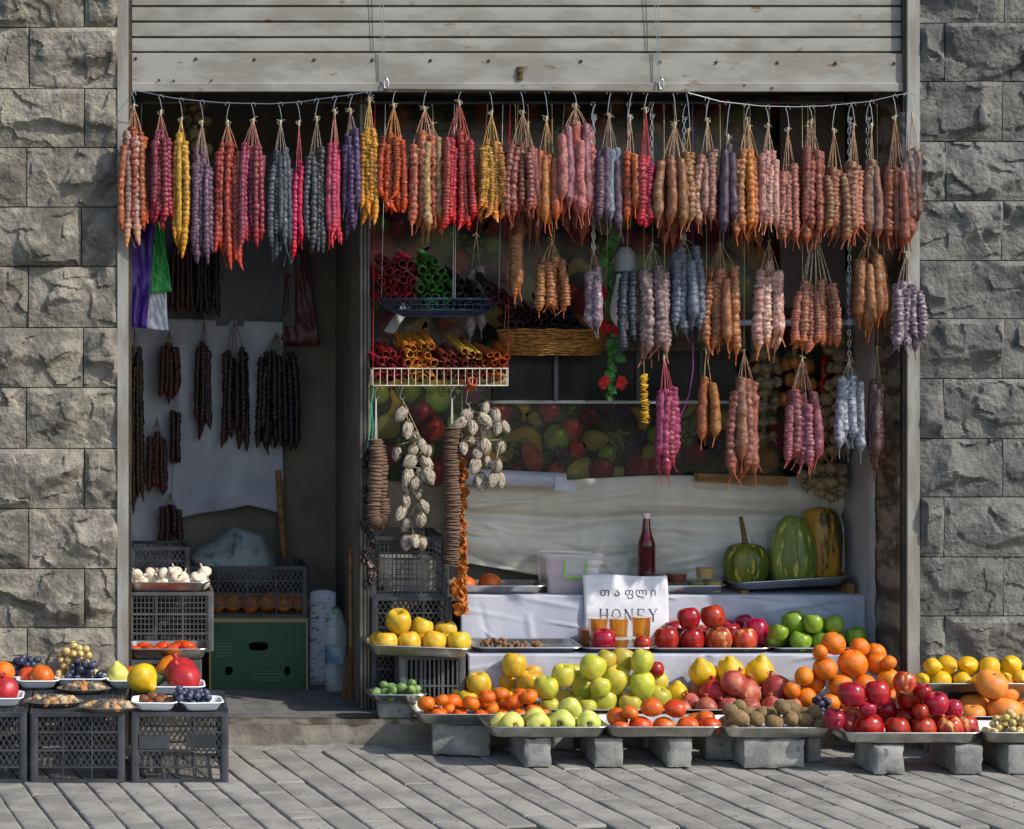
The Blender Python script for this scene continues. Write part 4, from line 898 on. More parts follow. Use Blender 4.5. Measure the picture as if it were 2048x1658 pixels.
# ================================================================ FRUIT
PROF = {
 'apple': [(.001, .60), (.1, .63), (.24, .78), (.44, .88), (.70, .83), (.91, .56), (1, .18), (.97, -.18), (.84, -.52), (.66, -.77), (.44, -.88), (.25, -.86), (.1, -.80), (.001, -.78)],
 'tall': [(.001, .66), (.1, .69), (.22, .84), (.42, .95), (.68, .88), (.9, .58), (.98, .2), (.94, -.2), (.8, -.58), (.62, -.84), (.4, -.97), (.22, -.95), (.1, -.9), (.001, -.88)],
 'orange': [(.001, .90), (.1, .92), (.3, .92), (.6, .78), (.86, .48), (1, .02), (.9, -.44), (.64, -.77), (.3, -.93), (.1, -.95), (.001, -.95)],
 'flat': [(.001, .62), (.1, .66), (.3, .74), (.6, .68), (.88, .42), (1, .02), (.88, -.4), (.6, -.66), (.3, -.74), (.1, -.74), (.001, -.72)],
 'lemon': [(.001, 1.28), (.08, 1.26), (.17, 1.14), (.4, .97), (.74, .62), (.95, .2), (.97, -.15), (.78, -.6), (.45, -.95), (.2, -1.12), (.09, -1.16), (.001, -1.16)],
 'persimmon': [(.001, -.60), (.2, -.66), (.5, -.68), (.82, -.48), (1, -.1), (.97, .25), (.8, .56), (.5, .78), (.2, .88), (.001, .90)],
 'pomegranate': [(.001, 1.0), (.16, .98), (.34, .9), (.68, .68), (.95, .26), (1, -.12), (.86, -.52), (.6, -.8), (.3, -.92), (.1, -.9), (.001, -.88)],
 'quince': [(.001, 1.14), (.1, 1.15), (.25, 1.08), (.36, .92), (.55, .7), (.84, .4), (1, -.05), (.95, -.42), (.74, -.76), (.45, -.93), (.2, -.9), (.001, -.82)],
 'pear': [(.001, 1.42), (.1, 1.42), (.24, 1.3), (.4, 1.0), (.52, .7), (.76, .35), (.97, -.1), (.97, -.45), (.76, -.8), (.42, -.98), (.18, -.95), (.001, -.88)],
 'kiwi': [(.001, 1.24), (.1, 1.24), (.22, 1.18), (.55, 1.0), (.86, .6), (1, .05), (.9, -.55), (.6, -.97), (.25, -1.15), (.001, -1.17)],
 'feijoa': [(.001, 1.4), (.16, 1.42), (.2, 1.25), (.5, 1.06), (.86, .6), (1, .0), (.86, -.62), (.5, -1.1), (.2, -1.24), (.001, -1.26)],
 'grape': [(.001, 1.05), (.4, .95), (.8, .6), (1, 0), (.8, -.62), (.4, -.95), (.001, -1.05)],
 'garlic': [(.001, 1.5), (.1, 1.5), (.12, 1.1), (.2, .8), (.5, .62), (.86, .3), (1, -.1), (.86, -.46), (.5, -.66), (.2, -.68), (.001, -.66)],
 'avocado': [(.001, 1.5), (.2, 1.44), (.45, 1.2), (.66, .75), (.9, .3), (1, -.2), (.85, -.7), (.5, -1.0), (.001, -1.1)],
}
def fm(kind, v):
    n, m = {'grape': (10, 8), 'garlic': (18, 18)}.get(kind, (24, 22)); so_ = v * 13.7
    def mod(a, t):
        lob = {'apple': .03 * math.cos(5 * a) * t * t, 'tall': .04 * math.cos(5 * a) * t * t, 'persimmon': .035 * math.cos(4 * a), 'quince': .05 * math.cos(5 * a) * (1 - t * .4), 'garlic': .10 * abs(math.cos(4 * a)) * min(1, t * 2), 'pomegranate': .035 * math.cos(6 * a), 'pear': .03 * math.cos(4 * a)}.get(kind, 0)
        am = {'quince': .1, 'pear': .07, 'pomegranate': .06, 'orange': .03, 'flat': .05, 'lemon': .05, 'kiwi': .06, 'apple': .05, 'tall': .05}.get(kind, .04)
        return 1 + lob + am * noise.noise((math.cos(a) + so_, math.sin(a), t * 2.2))
    mb = MB(); mb.lathe(catmull(PROF[kind], m), n, mod)
    sk = ru(-.06, .06)
    for p in mb.v: p.x += sk * p.z
    return mb.mesh(kind, True)
FM = {k: [fm(k, i) for i in range(3)] for k in PROF}
# small parts of fruit (unit radius space)
mb = MB(); mb.tube([(0, 0, .56), (.02, .01, .75), (.07, .03, .98)], [.028, .024, .036], 6); STEM = mb.mesh('stem')
mb = MB(); mb.lathe([(.001, .965), (.05, .975), (.09, .945), (.12, .90)], 8, lambda a, t: 1 + .3 * math.cos(5 * a)); BUTTON = mb.mesh('stem_button')
mb = MB()
for i in range(4):
    a = i * math.pi / 2
    mb.grid(5, 5, lambda u, v: Vector((math.cos(a + (u - .5) * 1.5 * (1 - v * .7)) * (.06 + .5 * v), math.sin(a + (u - .5) * 1.5 * (1 - v * .7)) * (.06 + .5 * v), -(.70 + .05 * math.sin(v * 3) - .12 * v * v))))
mb.tube([(0, 0, -.68), (0, 0, -.84)], .05, 6); CALYX = mb.mesh('calyx')
mb = MB(); mb.lathe([(.13, .9), (.16, 1.0), (.15, 1.1), (.22, 1.26), (.2, 1.26), (.12, 1.1), (.11, 1.0)], 18, lambda a, t: (1, (.1 * abs(math.cos(3 * a)) - .06) if .4 < t < .8 else 0)); CROWN = mb.mesh('crown')
mb = MB(); mb.lathe([(.12, 1.14), (.15, 1.2), (.1, 1.22), (.001, 1.16)], 8, lambda a, t: 1 + .3 * math.cos(4 * a)); TIP = mb.mesh('tip')
mb = MB(); mb.lathe([(.24, -.86), (.19, -.98), (.24, -1.06), (.1, -.98), (.001, -.95)], 8, lambda a, t: 1 + .35 * math.cos(5 * a)); BLOS = mb.mesh('blossom_end')
M_stem = mat('stem_brown', col(96, 70, 42), rough=.8)
M_calyx = mat('calyx_green', col(110, 104, 58), col(84, 70, 44), rough=.8, sc_=3)
FMAT = {
 'yellow': mat('yellow_apple', col(210, 174, 46), col(198, 148, 38), rough=.38, sc_=1.6, c3=col(150, 108, 40), sc3=2.4, ramp3=(.6, .74), val=.1, hue=.014, sub=.12),
 'greenyellow': mat('green_yellow_apple', col(196, 178, 66), col(170, 170, 56), rough=.36, sc_=1.0, c3=col(150, 124, 56), sc3=2.6, ramp3=(.62, .76), val=.12, hue=.024, sub=.12),
 'green': mat('green_apple', col(112, 146, 34), col(136, 162, 50), rough=.34, c3=col(160, 170, 90), sc3=14, ramp3=(.66, .72), sc_=1.2, val=.12, hue=.012, sub=.1),
 'red': mat('red_apple', col(138, 12, 26), col(168, 32, 36), rough=.24, sc_=1.4, stretch=(1.6, 1.6, .5), c3=col(216, 156, 84), sc3=1.1, ramp3=(.63, .76), val=.2, hue=.014, coat=.12),
 'blush': mat('blush_apple', col(186, 56, 44), col(156, 26, 32), rough=.28, sc_=1.3, stretch=(1.8, 1.8, .5), c3=col(226, 184, 110), sc3=1.0, ramp3=(.5, .66), val=.14, hue=.014, coat=.1),
 'orange': mat('orange_peel', col(224, 128, 24), col(212, 108, 16), rough=.4, sc_=1.6, bump=.18, bsc=16, dist=.06, val=.07, hue=.01, sub=.12),
 'mandarin': mat('mandarin_peel', col(220, 110, 20), col(206, 92, 14), rough=.38, sc_=1.4, bump=.16, bsc=18, dist=.05, val=.08, hue=.01, sub=.12),
 'grapefruit': mat('grapefruit_peel', col(230, 148, 60), col(226, 118, 62), rough=.4, sc_=.9, ramp=(.45, .7), bump=.14, bsc=20, dist=.04, val=.06, sub=.12),
 'lemon': mat('lemon_peel', col(224, 182, 28), col(214, 164, 22), rough=.38, sc_=1.4, bump=.16, bsc=15, dist=.05, val=.05, sub=.12),
 'persimmon': mat('persimmon_skin', col(208, 96, 28), col(190, 74, 24), rough=.34, sc_=1.3, c3=col(120, 54, 24), sc3=3.2, ramp3=(.72, .82), val=.1, hue=.012, sub=.15),
 'redpersimmon': mat('red_persimmon', col(216, 70, 22), rough=.3, val=.08, sub=.15),
 'pomegranate': mat('pomegranate_skin', col(158, 66, 52), col(182, 110, 78), rough=.42, sc_=1.4, c3=col(140, 84, 50), sc3=3.4, ramp3=(.66, .8), val=.12, hue=.012, bump=.1, bsc=5, dist=.08),
 'redpom': mat('red_pomegranate', col(186, 44, 46), col(160, 40, 48), rough=.38, sc_=1.5, val=.08, bump=.08, bsc=5, dist=.06),
 'quince': mat('quince_skin', col(222, 182, 26), col(208, 162, 24), rough=.45, sc_=1.6, c3=col(150, 104, 26), sc3=3.2, ramp3=(.74, .82), val=.05, sub=.1),
 'pear': mat('pear_skin', col(206, 200, 104), col(182, 186, 80), rough=.42, sc_=1.1, c3=col(132, 116, 60), sc3=8, ramp3=(.72, .8), val=.08, hue=.012, sub=.12),
 'kiwi': mat('kiwi_skin', col(132, 106, 66), col(110, 86, 50), rough=.75, sc_=2.2, bump=.06, bsc=34, dist=.05, val=.12, sheen=.15),
 'feijoa': mat('feijoa_skin', col(96, 124, 62), col(124, 146, 84), rough=.5, sc_=2, val=.14, hue=.012, bump=.15, bsc=10, dist=.06),
 'bluegrape': mat('blue_grape', col(42, 44, 62), col(76, 82, 108), rough=.36, sc_=1.1, val=.2, hue=.02),
 'whitegrape': mat('white_grape', col(186, 166, 104), col(206, 186, 120), rough=.3, sc_=1.2, val=.12, hue=.015, sub=.3),
 'garlic': mat('garlic_skin', col(226, 216, 198), col(198, 182, 158), rough=.55, sc_=2.2, stretch=(2, 2, .6), val=.06),
 'medlar': mat('medlar_skin', col(122, 70, 40), col(98, 60, 42), rough=.55, sc_=2.4, val=.14, c3=col(160, 116, 80), sc3=5, ramp3=(.66, .8)),
 'avocado': mat('avocado_skin', col(44, 66, 34), col(60, 84, 40), rough=.5, sc_=5, bump=.3, bsc=9, dist=.06),
 'oldorange': mat('persimmon_dim', col(196, 92, 30), rough=.4, val=.08),
}
PLACED = []
def fruit(kind, name, label, cat, group, m, pos, r, rot=None):
    if rot is None: rot = (ru(-.45, .45), ru(-.45, .45), ru(0, 6.28))
    o = ob(name, random.choice(FM[kind]), FMAT[m], None, pos, rot, (r * ru(.94, 1.05), r * ru(.94, 1.05), r * ru(.93, 1.04))); tag(o, label, cat, group)
    if kind in ('apple', 'tall'): ob('stem', STEM, M_stem, o)
    elif kind in ('orange', 'flat'): ob('stem_button', BUTTON, M_calyx, o, (0, 0, -.0 if kind == 'orange' else -.25))
    elif kind == 'persimmon': ob('calyx', CALYX, M_calyx, o)
    elif kind == 'pomegranate': ob('crown', CROWN, FMAT[m], o)
    elif kind in ('kiwi',): ob('tip', TIP, M_stem, o)
    elif kind in ('pear', 'quince'): ob('blossom_end', BLOS, M_stem, o, (0, 0, .06))
    elif kind == 'lemon': ob('tip', TIP, M_calyx, o, (0, 0, -.02), None, (.7, .7, 1.03))
    return o
# half-heights for resting
ADJ = {'blush': 'yellow-streaked ', 'redpom': 'deep red '}
def pile(items, kind, name, label, cat, group, m, d0, floor, rotf=None, hh=.86, dmax=None, alt=None, rk=1.0, ends=None):
    """items: (px, py, r px). Settle each fruit against those already there, then down onto its support."""
    items = sorted(items, key=lambda t: -(t[1] + t[2])); made = []
    for i, it in enumerate(items):
        px, py, rp = it[:3]; kk, mm = kind, m
        if len(it) > 3: mm = it[3]
        elif alt and rnd() < alt[1]: mm = alt[0]
        if isinstance(kind, (list, tuple)): kk = random.choice(kind)
        d = d0 + rp * K(d0)
        while True:
            r = rp * K(d) * rk; p = W(px, py, d)
            if p.z < floor + r * hh: p.z = floor + r * hh
            hit = any((p - q).length < (r + s) * .92 for q, s in PLACED)
            if not hit or (dmax and d > dmax): break
            d += .006
        for _ in range(40):                                    # let it down until it touches
            q = p - Vector((0, 0, .003))
            if q.z < floor + r * hh or any((q - a).length < (r + s) * .90 for a, s in PLACED): break
            if p.z < W(px, py, d).z - .9 * r: break
            p = q
        PLACED.append((p, r)); made.append((fruit(kk, name, label, cat, group, mm, p, r, rotf() if rotf else None), p, r, mm, px))
    if len(made) > 5:
        hi = max(made, key=lambda q: q[1].z); xs = sorted(q[4] for q in made); a_, b_ = xs[0] + (xs[-1] - xs[0]) * .34, xs[0] + (xs[-1] - xs[0]) * .67
        for q in made:
            o, p, r, mm, px = q; lay = 'topmost ' if q is hi else 'bottom-layer ' if p.z < floor + r * hh + .006 else 'upper-layer '
            lb = lay + (ADJ.get(mm, '') if mm != m else '') + label
            if q is not hi and ends: lb += ', ' + (ends[0] if px < a_ else ends[1] if px > b_ else 'mid-tray')
            o['label'] = lb; o['group'] = group
def up(): return (ru(-.3, .3), ru(-.3, .3), ru(0, 6.28))
def front(): return (R(90) + ru(-.5, .5), ru(-.5, .5), ru(-.6, .6))
TB = BH + .004
F = 'fruit laid out on the front trays'
# front row trays
tray('steel tray of green pears on two concrete blocks', 975, 1222, BH, -.465, .27)
tray('steel tray of big orange persimmons', 1211, 1452, BH + .0005, -.463, .27)
tray('steel tray heaped with kiwis', 1445, 1682, BH, -.475, .27)
tray('steel tray heaped with glossy red apples', 1688, 1970, BH, -.575, .25)
tray('steel tray of white grapes beside the red apples', 1966, 2150, BH + .0005, -.573, .25)
pile([(1002, 1434, 20), (1022, 1436, 24), (1068, 1431, 24), (1075, 1439, 24), (1141, 1414, 25), (1125, 1434, 26), (1178, 1438, 24), (1150, 1438, 16)], 'pear', 'pear', 'pale green pear in the front tray', 'pear', 'pears in the tray', 'pear', -.435, TB, lambda: (R(-80) + ru(-.25, .25), ru(-.3, .3), ru(-.5, .5)), .95, ends=('mandarin side', 'persimmon side'))
pile([(1304, 1411, 23), (1350, 1415, 23), (1260, 1421, 17), (1235, 1431, 22), (1241, 1440, 18), (1282, 1436, 23), (1328, 1440, 22), (1376, 1441, 23), (1391, 1424, 18), (1411, 1431, 20), (1421, 1438, 22)], 'persimmon', 'persimmon', 'orange persimmon in the front tray', 'persimmon', 'persimmons in the front tray', 'persimmon', -.428, TB, up, .68, ends=('pear side', 'kiwi side'))
pile([(1452, 1432, 14), (1478, 1436, 17), (1512, 1438, 15), (1549, 1438, 18), (1581, 1437, 16), (1610, 1438, 15), (1641, 1436, 18), (1501, 1415, 16), (1479, 1411, 14), (1540, 1413, 17), (1565, 1405, 15), (1582, 1413, 18), (1612, 1415, 15), (1525, 1424, 14), (1460, 1420, 14), (1630, 1424, 14), (1467, 1449, 12), (1500, 1449, 12), (1531, 1450, 11), (1596, 1450, 12)], 'kiwi', 'kiwi', 'fuzzy brown kiwi in the heaped front tray', 'kiwi', 'kiwis in the tray', 'kiwi', -.438, TB, lambda: (R(90) + ru(-.4, .4), 0, random.choice((ru(-.6, .6), ru(.9, 2.2)))), .9, ends=('persimmon side', 'red apple side'))
pile([(1740, 1445, 28), (1795, 1456, 25), (1847, 1455, 25), (1901, 1456, 25, 'blush'), (1932, 1447, 24, 'blush'), (1705, 1433, 26, 'blush'), (1669, 1419, 22), (1735, 1408, 17), (1813, 1433, 22), (1868, 1427, 25, 'blush'), (1906, 1419, 20), (1774, 1416, 27), (1841, 1415, 17), (1703, 1386, 27), (1756, 1376, 26), (1820, 1392, 28), (1873, 1386, 24), (1846, 1378, 16), (1809, 1363, 23, 'blush'), (1722, 1440, 18), (1880, 1445, 18)], ('apple', 'apple', 'tall'), 'apple', 'red apple in the heaped front tray', 'apple', 'red apples in the front tray', 'red', -.54, TB, up, .84, ends=('kiwi side', 'white grape side'))
# mandarins and feijoas
MT = .1242
tray('steel tray full of mandarins on the wide worn block', 832, 1110, MT, -.27, .3)
pile([(853, 1404, 18), (859, 1414, 13), (877, 1415, 18), (883, 1399, 15), (903, 1404, 20), (942, 1405, 19), (922, 1417, 15), (983, 1405, 19), (963, 1417, 15), (1029, 1404, 20), (1068, 1410, 18), (1002, 1387, 19), (975, 1392, 17), (956, 1390, 16), (1044, 1385, 18), (1058, 1390, 17), (1007, 1416, 14), (1041, 1416, 14), (1088, 1416, 14), (924, 1399, 13), (1012, 1396, 15), (898, 1416, 14), (984, 1417, 14), (1064, 1417, 13)], 'flat', 'mandarin', 'small orange mandarin in the tray behind the pears', 'mandarin', 'mandarins in the tray', 'mandarin', -.236, MT + .004, None, .72, ends=('feijoa side', 'greenish apple side'))
block('shaded concrete block under the feijoa tray', 758, 828, FZ, .074, -.0, .076, .03, 77)
tray('small steel tray of green feijoas by the doorway', 736, 858, .1715, -.07, .155, .036)
pl3 = []; fz_ = .1755
for i in range(20):
    best = None
    for _ in range(5):
        a = ru(0, 6.283); q = math.sqrt(rnd()) * (1 if i < 15 else .7); x, y = .084 * q * math.cos(a), .048 * q * math.sin(a); r = ru(.0145, .019); z = r * .95
        for p, s_ in pl3:
            dd = (x - p.x) ** 2 + (y - p.y) ** 2; lim = ((r + s_) * .98) ** 2
            if dd < lim: z = max(z, p.z + math.sqrt(lim - dd))
        if best is None or z < best[0].z: best = (Vector((x, y, z)), r)
    p, r = best; pl3.append(best); lay = 'bottom-layer ' if p.z < .0215 else 'upper-layer '
    fruit('feijoa', 'feijoa', lay + 'small green feijoa in the tray by the doorway, ' + ('doorway side' if p.x < -.03 else 'mandarin side' if p.x > .03 else 'mid-tray'), 'feijoa', 'feijoas in the tray', 'feijoa', p + Vector((X(797, 0), .006, fz_)), r, (ru(1, 2.2), ru(-1, 1), ru(0, 6.28)))
# second row
SB = .1242; ST = SB + .004
tray('steel tray under the pile of yellow apples', 905, 1078, SB + .0005, -.005, .13); 
tray('steel tray under the pile of greenish yellow apples', 1070, 1350, SB, -.175, .29)
tray('steel tray under the pomegranates and quinces', 1352, 1596, SB, -.175, .29)
tray('steel tray under the pile of oranges', 1598, 1812, SB, -.175, .29)
tray('steel tray under the grapefruits', 1902, 2120, SB, -.315, .2)
pile([(1028, 1323, 25), (1009, 1362, 26), (990, 1358, 23), (958, 1367, 26), (945, 1352, 24), (1057, 1360, 24), (1064, 1345, 22), (918, 1381, 18), (934, 1385, 20), (985, 1385, 22), (1035, 1385, 22), (1010, 1388, 20), (1062, 1385, 22)], ('apple', 'tall'), 'apple', 'yellow apple in the pile behind the mandarins', 'apple', 'yellow apples behind the mandarins', 'yellow', .024, ST, up, .84, ends=('crate side', 'greenish apple side'))
pile([(1207, 1404, 28), (1261, 1402, 25), (1316, 1390, 26), (1124, 1392, 24), (1174, 1414, 20), (1092, 1372, 25), (1169, 1376, 27), (1231, 1359, 28), (1284, 1358, 27), (1316, 1363, 22), (1200, 1368, 20), (1145, 1345, 22), (1127, 1350, 24), (1185, 1328, 26), (1244, 1319, 26), (1284, 1316, 24), (1213, 1316, 20), (1290, 1405, 20), (1150, 1405, 20), (1235, 1405, 22), (1100, 1400, 20)], ('apple', 'tall', 'tall'), 'apple', 'greenish yellow apple in the big pile below the honey', 'apple', 'greenish yellow apples in the big pile', 'greenyellow', -.14, ST, up, .84, ends=('mandarin side', 'pomegranate side'))
pile([(1312, 1336, 16, 'red'), (1340, 1386, 14, 'red')], 'apple', 'apple', 'red apple peeking out behind the greenish yellow pile', 'apple', 'red apples among the greenish pile', 'red', .0, ST, up, .84)
pile([(1365, 1400, 18), (1384, 1407, 22), (1413, 1415, 22), (1457, 1412, 22), (1500, 1412, 22), (1545, 1412, 22), (1589, 1396, 15), (1406, 1367, 31), (1427, 1382, 28, 'redpom'), (1468, 1364, 27), (1492, 1381, 32), (1553, 1377, 32)], 'pomegranate', 'pomegranate', 'russet pomegranate in the tray behind the kiwis', 'pomegranate', 'pomegranates behind the kiwis', 'pomegranate', -.14, ST, lambda: (ru(-.5, .9), ru(-.5, .5), ru(0, 6.28)), .88, ends=('greenish apple side', 'orange side'))
pile([(1404, 1341, 28), (1462, 1338, 28), (1448, 1324, 24), (1521, 1341, 30), (1355, 1370, 20), (1430, 1385, 28), (1500, 1385, 28), (1375, 1380, 24), (1555, 1385, 24)], 'quince', 'quince', 'bright yellow quince behind the pomegranates', 'quince', 'quinces behind the pomegranates', 'quince', -.02, ST, lambda: (ru(-.3, .3), ru(-.35, .35), ru(0, 6.28)), .88, ends=('greenish apple side', 'orange side'))
pile([(1612, 1391, 21), (1660, 1386, 20), (1584, 1366, 17), (1594, 1385, 16), (1625, 1363, 25), (1681, 1360, 25), (1730, 1358, 24), (1778, 1351, 21), (1608, 1335, 19), (1650, 1323, 24), (1705, 1314, 29), (1755, 1325, 24), (1750, 1302, 22), (1667, 1285, 24), (1719, 1293, 19), (1640, 1303, 16), (1778, 1325, 15), (1700, 1390, 22), (1745, 1390, 22), (1780, 1385, 20)], 'orange', 'orange', 'orange in the tall pile behind the red apples', 'orange', 'oranges in the tall pile', 'orange', -.14, ST, None, .93, ends=('pomegranate side', 'jamb side'))
pile([(1945, 1427, 26), (2010, 1427, 34), (2052, 1427, 26), (1950, 1400, 33), (2042, 1403, 26), (2007, 1383, 33), (1982, 1354, 33)], 'flat', 'grapefruit', 'large pinkish orange grapefruit below the tray of lemons', 'grapefruit', 'grapefruits below the lemons', 'grapefruit', -.295, ST, None, .74)
# lemons on a raised tray against the wall
for i, (a, b) in enumerate(((1850, 1900), (2030, 2085))):
    block('concrete block standing on end under the tray of lemons' + (' behind the red apples' if i == 0 else ' behind the grapefruits'), a, b, 0, .234, -.115, .07, 0, 60 + i)
tray('steel tray of lemons raised against the stone wall', 1833, 2110, .233, -.205, .165, .04)
pile([(1865, 1328, 17), (1894, 1329, 21), (1936, 1331, 20), (1979, 1324, 21), (2022, 1330, 20), (1845, 1346, 14), (1862, 1348, 16), (1882, 1350, 20), (1925, 1351, 19), (1960, 1352, 18), (2011, 1350, 16), (2040, 1348, 16), (1905, 1350, 16), (1985, 1350, 18)], 'lemon', 'lemon', 'yellow lemon in the raised tray against the stone wall', 'lemon', 'lemons in the raised tray', 'lemon', -.175, .237, lambda: (R(90) + ru(-.6, .6), ru(-.5, .5), ru(-.9, .9)), .93, dmax=-.06, ends=('door post side', 'grapefruit side'))
# shelf one
tray('shallow steel tray of nuts on the lower shelf', 946, 1170, S1 + .001, .15, .25, .024)
tray('shallow steel tray under the honey cups', 1162, 1312, S1 + .0015, .15, .25, .022)
tray('shallow steel tray of dark red apples on the lower shelf', 1300, 1548, S1 + .001, .148, .26, .022)
tray('shallow steel tray of green apples on the lower shelf', 1546, 1748, S1 + .0015, .15, .26, .022)
pile([(1377, 1234, 23), (1426, 1226, 25), (1352, 1256, 24), (1408, 1262, 21, 'blush'), (1456, 1259, 25), (1489, 1244, 18), (1512, 1256, 27), (1333, 1286, 26), (1385, 1284, 25), (1438, 1286, 26, 'blush'), (1490, 1284, 25, 'blush'), (1415, 1280, 22), (1465, 1280, 22), (1360, 1280, 22)], ('apple', 'apple', 'tall'), 'apple', 'dark red apple on the lower shelf', 'apple', 'red apples on the lower shelf', 'red', .155, S1 + .005, up, .84, ends=('honey side', 'green apple side'))
pile([(1589, 1233, 25), (1627, 1245, 20), (1571, 1265, 23), (1616, 1265, 23), (1560, 1250, 16), (1550, 1284, 25), (1601, 1287, 22), (1645, 1284, 23), (1662, 1259, 22), (1667, 1245, 20), (1713, 1269, 22), (1698, 1283, 19), (1575, 1283, 18), (1675, 1284, 20)], 'apple', 'apple', 'bright green apple on the lower shelf', 'apple', 'green apples on the lower shelf', 'green', .155, S1 + .005, up, .84, ends=('red apple side', 'jamb side'))
pile([(1207, 1287, 25)], 'apple', 'apple', 'single dark red apple in front of the honey cups', 'apple', None, 'red', .15, S1 + .005, up, .84)
pile([(1286, 1300, 18)], 'apple', 'apple', 'single red apple half hidden below the honey cups', 'apple', None, 'red', .15, S1 + .005, up, .84)
# yellow apple tray by the doorway
t1 = tray('tilted steel tray of yellow apples on the grey slatted crate', 734, 946, FZ + .236, .006, .215, .045, tilt=R(2.4))
pile([(797, 1244, 27), (843, 1254, 24), (892, 1259, 23), (757, 1274, 20), (772, 1276, 23), (819, 1279, 24), (868, 1283, 24), (918, 1287, 25), (800, 1272, 20), (850, 1275, 20), (895, 1278, 20)], ('apple', 'tall'), 'apple', 'yellow apple in the tilted tray in front of the crate stack', 'apple', 'yellow apples in the tilted tray', 'yellow', .034, FZ + .246, up, .84, ends=('doorway side', 'nut tray side'))
# shelf two
tray('steel tray with two old persimmons on the upper shelf', 900, 1098, S2 + .001, .445, .235, .036)
tray('steel tray of sauce jars on the upper shelf', 1250, 1458, S2 + .001, .445, .235, .036)
tray('steel tray under the pumpkins', 1470, 1708, S2 + .026, .445, .235, .036, tilt=R(-3.4))
for px_, h_ in ((1480, .0125), (1690, .041)):
    mb = MB(); mb.box((X(px_, .55), .56, S2 + h_ / 2 + .0005), (.03, .16, h_)); tag(mb.obj('wooden_batten', M_dsh), 'thin wooden batten under the low end of the pumpkin tray' if px_ < 1500 else 'thick wooden batten under the high end of the pumpkin tray', 'batten')
pile([(932, 1165, 20), (979, 1158, 22)], 'persimmon', 'persimmon', 'old orange persimmon in the tray beside the dried fruit', 'persimmon', 'persimmons on the upper shelf', 'oldorange', .46, S2 + .006, up, .7)
# persimmons and garlic by left post
pile([(268 + 19 * i, 1296 - 8 * (i % 2), 16) for i in range(7)] + [(300, 1292, 16), (345, 1292, 16), (376, 1290, 15), (360, 1284, 15)], 'persimmon', 'persimmon', 'flat red persimmon in the tray between the grid crates', 'persimmon', 'red persimmons by the post', 'redpersimmon', .068, FZ + .2265, lambda: (R(180) + ru(-.2, .2), ru(-.2, .2), ru(0, 6)), .6, ends=('post side', 'carton side'))
pile([(262 + 150 * rnd() , 1160 - 20 * rnd(), ru(11, 14)) for _ in range(26)], 'garlic', 'garlic_bulb', 'white garlic bulb on the steel tray by the post', 'garlic', 'garlic bulbs on the tray', 'garlic', .29, FZ + .462, lambda: (ru(-1.2, 1.2), ru(-1.2, 1.2), ru(0, 6.28)), .8, ends=('post side', 'carton side'))
# oranges in the black crate
pile([(432 + 34 * i, 1225 - 3 * (i % 2), 19) for i in range(6)] + [(450 + 46 * i, 1195, 19) for i in range(4)], 'orange', 'orange', 'orange showing through the black lattice crate on the carton', 'orange', 'oranges in the black crate', 'orange', gd + .035, bz + .015, None, .93, ends=('garlic side', 'foil board side'))
# ---- grapes
def grapes(label, n, px, d, rxp, rd_, rpx, floor, m, group='grapes'):
    """berries dropped one by one into a heap over an oval footprint"""
    r0 = rpx * K(d); t = thing('grape_bunch', label, 'grapes', (X(px, d), d, floor), group); pl2 = []; rx = rxp * K(d)
    for i in range(n):
        best = None
        for _ in range(4):
            a = ru(0, 6.283); q = math.sqrt(rnd()) * (1 if i < n * .5 else .72); x, y = rx * q * math.cos(a), rd_ * q * math.sin(a); r = r0 * ru(.88, 1.08); z = r
            for p, s_ in pl2:
                dd = (x - p.x) ** 2 + (y - p.y) ** 2; lim = ((r + s_) * .9) ** 2
                if dd < lim: z = max(z, p.z + math.sqrt(lim - dd))
            if best is None or z < best[0].z: best = (Vector((x, y, z)), r)
        pl2.append(best); ob('grape', random.choice(FM['grape']), FMAT[m], t, best[0], (ru(0, 3), ru(0, 3), ru(0, 3)), best[1])
    mb = MB()
    for _ in range(4):
        a = max(random.sample(pl2, 5), key=lambda q: q[0].z)[0]; mb.tube([a, a + Vector((ru(-.02, .02), -.01, .012)), a + Vector((ru(-.03, .03), -.016, .006))], .0011, 4)
    mb.obj('stalk', M_stem, t)
    return t
def blob(n, cx_, cy_, rx, ry, top=True): return [(cx_ + rx * (2 * rnd() - 1) * (1 - .0), cy_ + ry * (2 * rnd() - 1)) for _ in range(n)]
def heap(n, x0, x1, yb, h):
    out = []
    for _ in range(n):
        u = rnd(); hh = h * (1 - (2 * u - 1) ** 2) * rnd(); out.append((x0 + (x1 - x0) * u, yb - hh))
    return out
grapes('dark blue grapes tucked between kiwis and oranges', 16, 1642, -.175, 24, .045, 7, ST + .02, 'bluegrape')
grapes('pale white grapes in the tray beside the red apples', 70, 2028, -.47, 58, .075, 7.5, TB, 'whitegrape')
# ---- nuts
nm = MB(); nm.lathe(catmull([(.001, 1), (.5, .85), (1, .1), (.7, -.8), (.001, -1)], 8), 9, lambda a, t: 1 + .12 * math.cos(2 * a)); NUT = nm.mesh('nut')
M_nut = mat('nut_shell', col(136, 98, 64), col(104, 72, 46), rough=.7, sc_=3, val=.14)
for _ in range(46):
    u = rnd(); ob_ = tag(ob('walnut', NUT, M_nut, None, (X(968 + 120 * u * u ** .3, .25), ru(.19, .36), S1 + .014 + (.016 if rnd() < .3 and u < .5 else 0)), (ru(0, 3), ru(0, 3), ru(0, 3)), ru(.009, .0115)), 'brown nut in the shallow tray on the lower shelf', 'nut', 'nuts on the lower shelf')
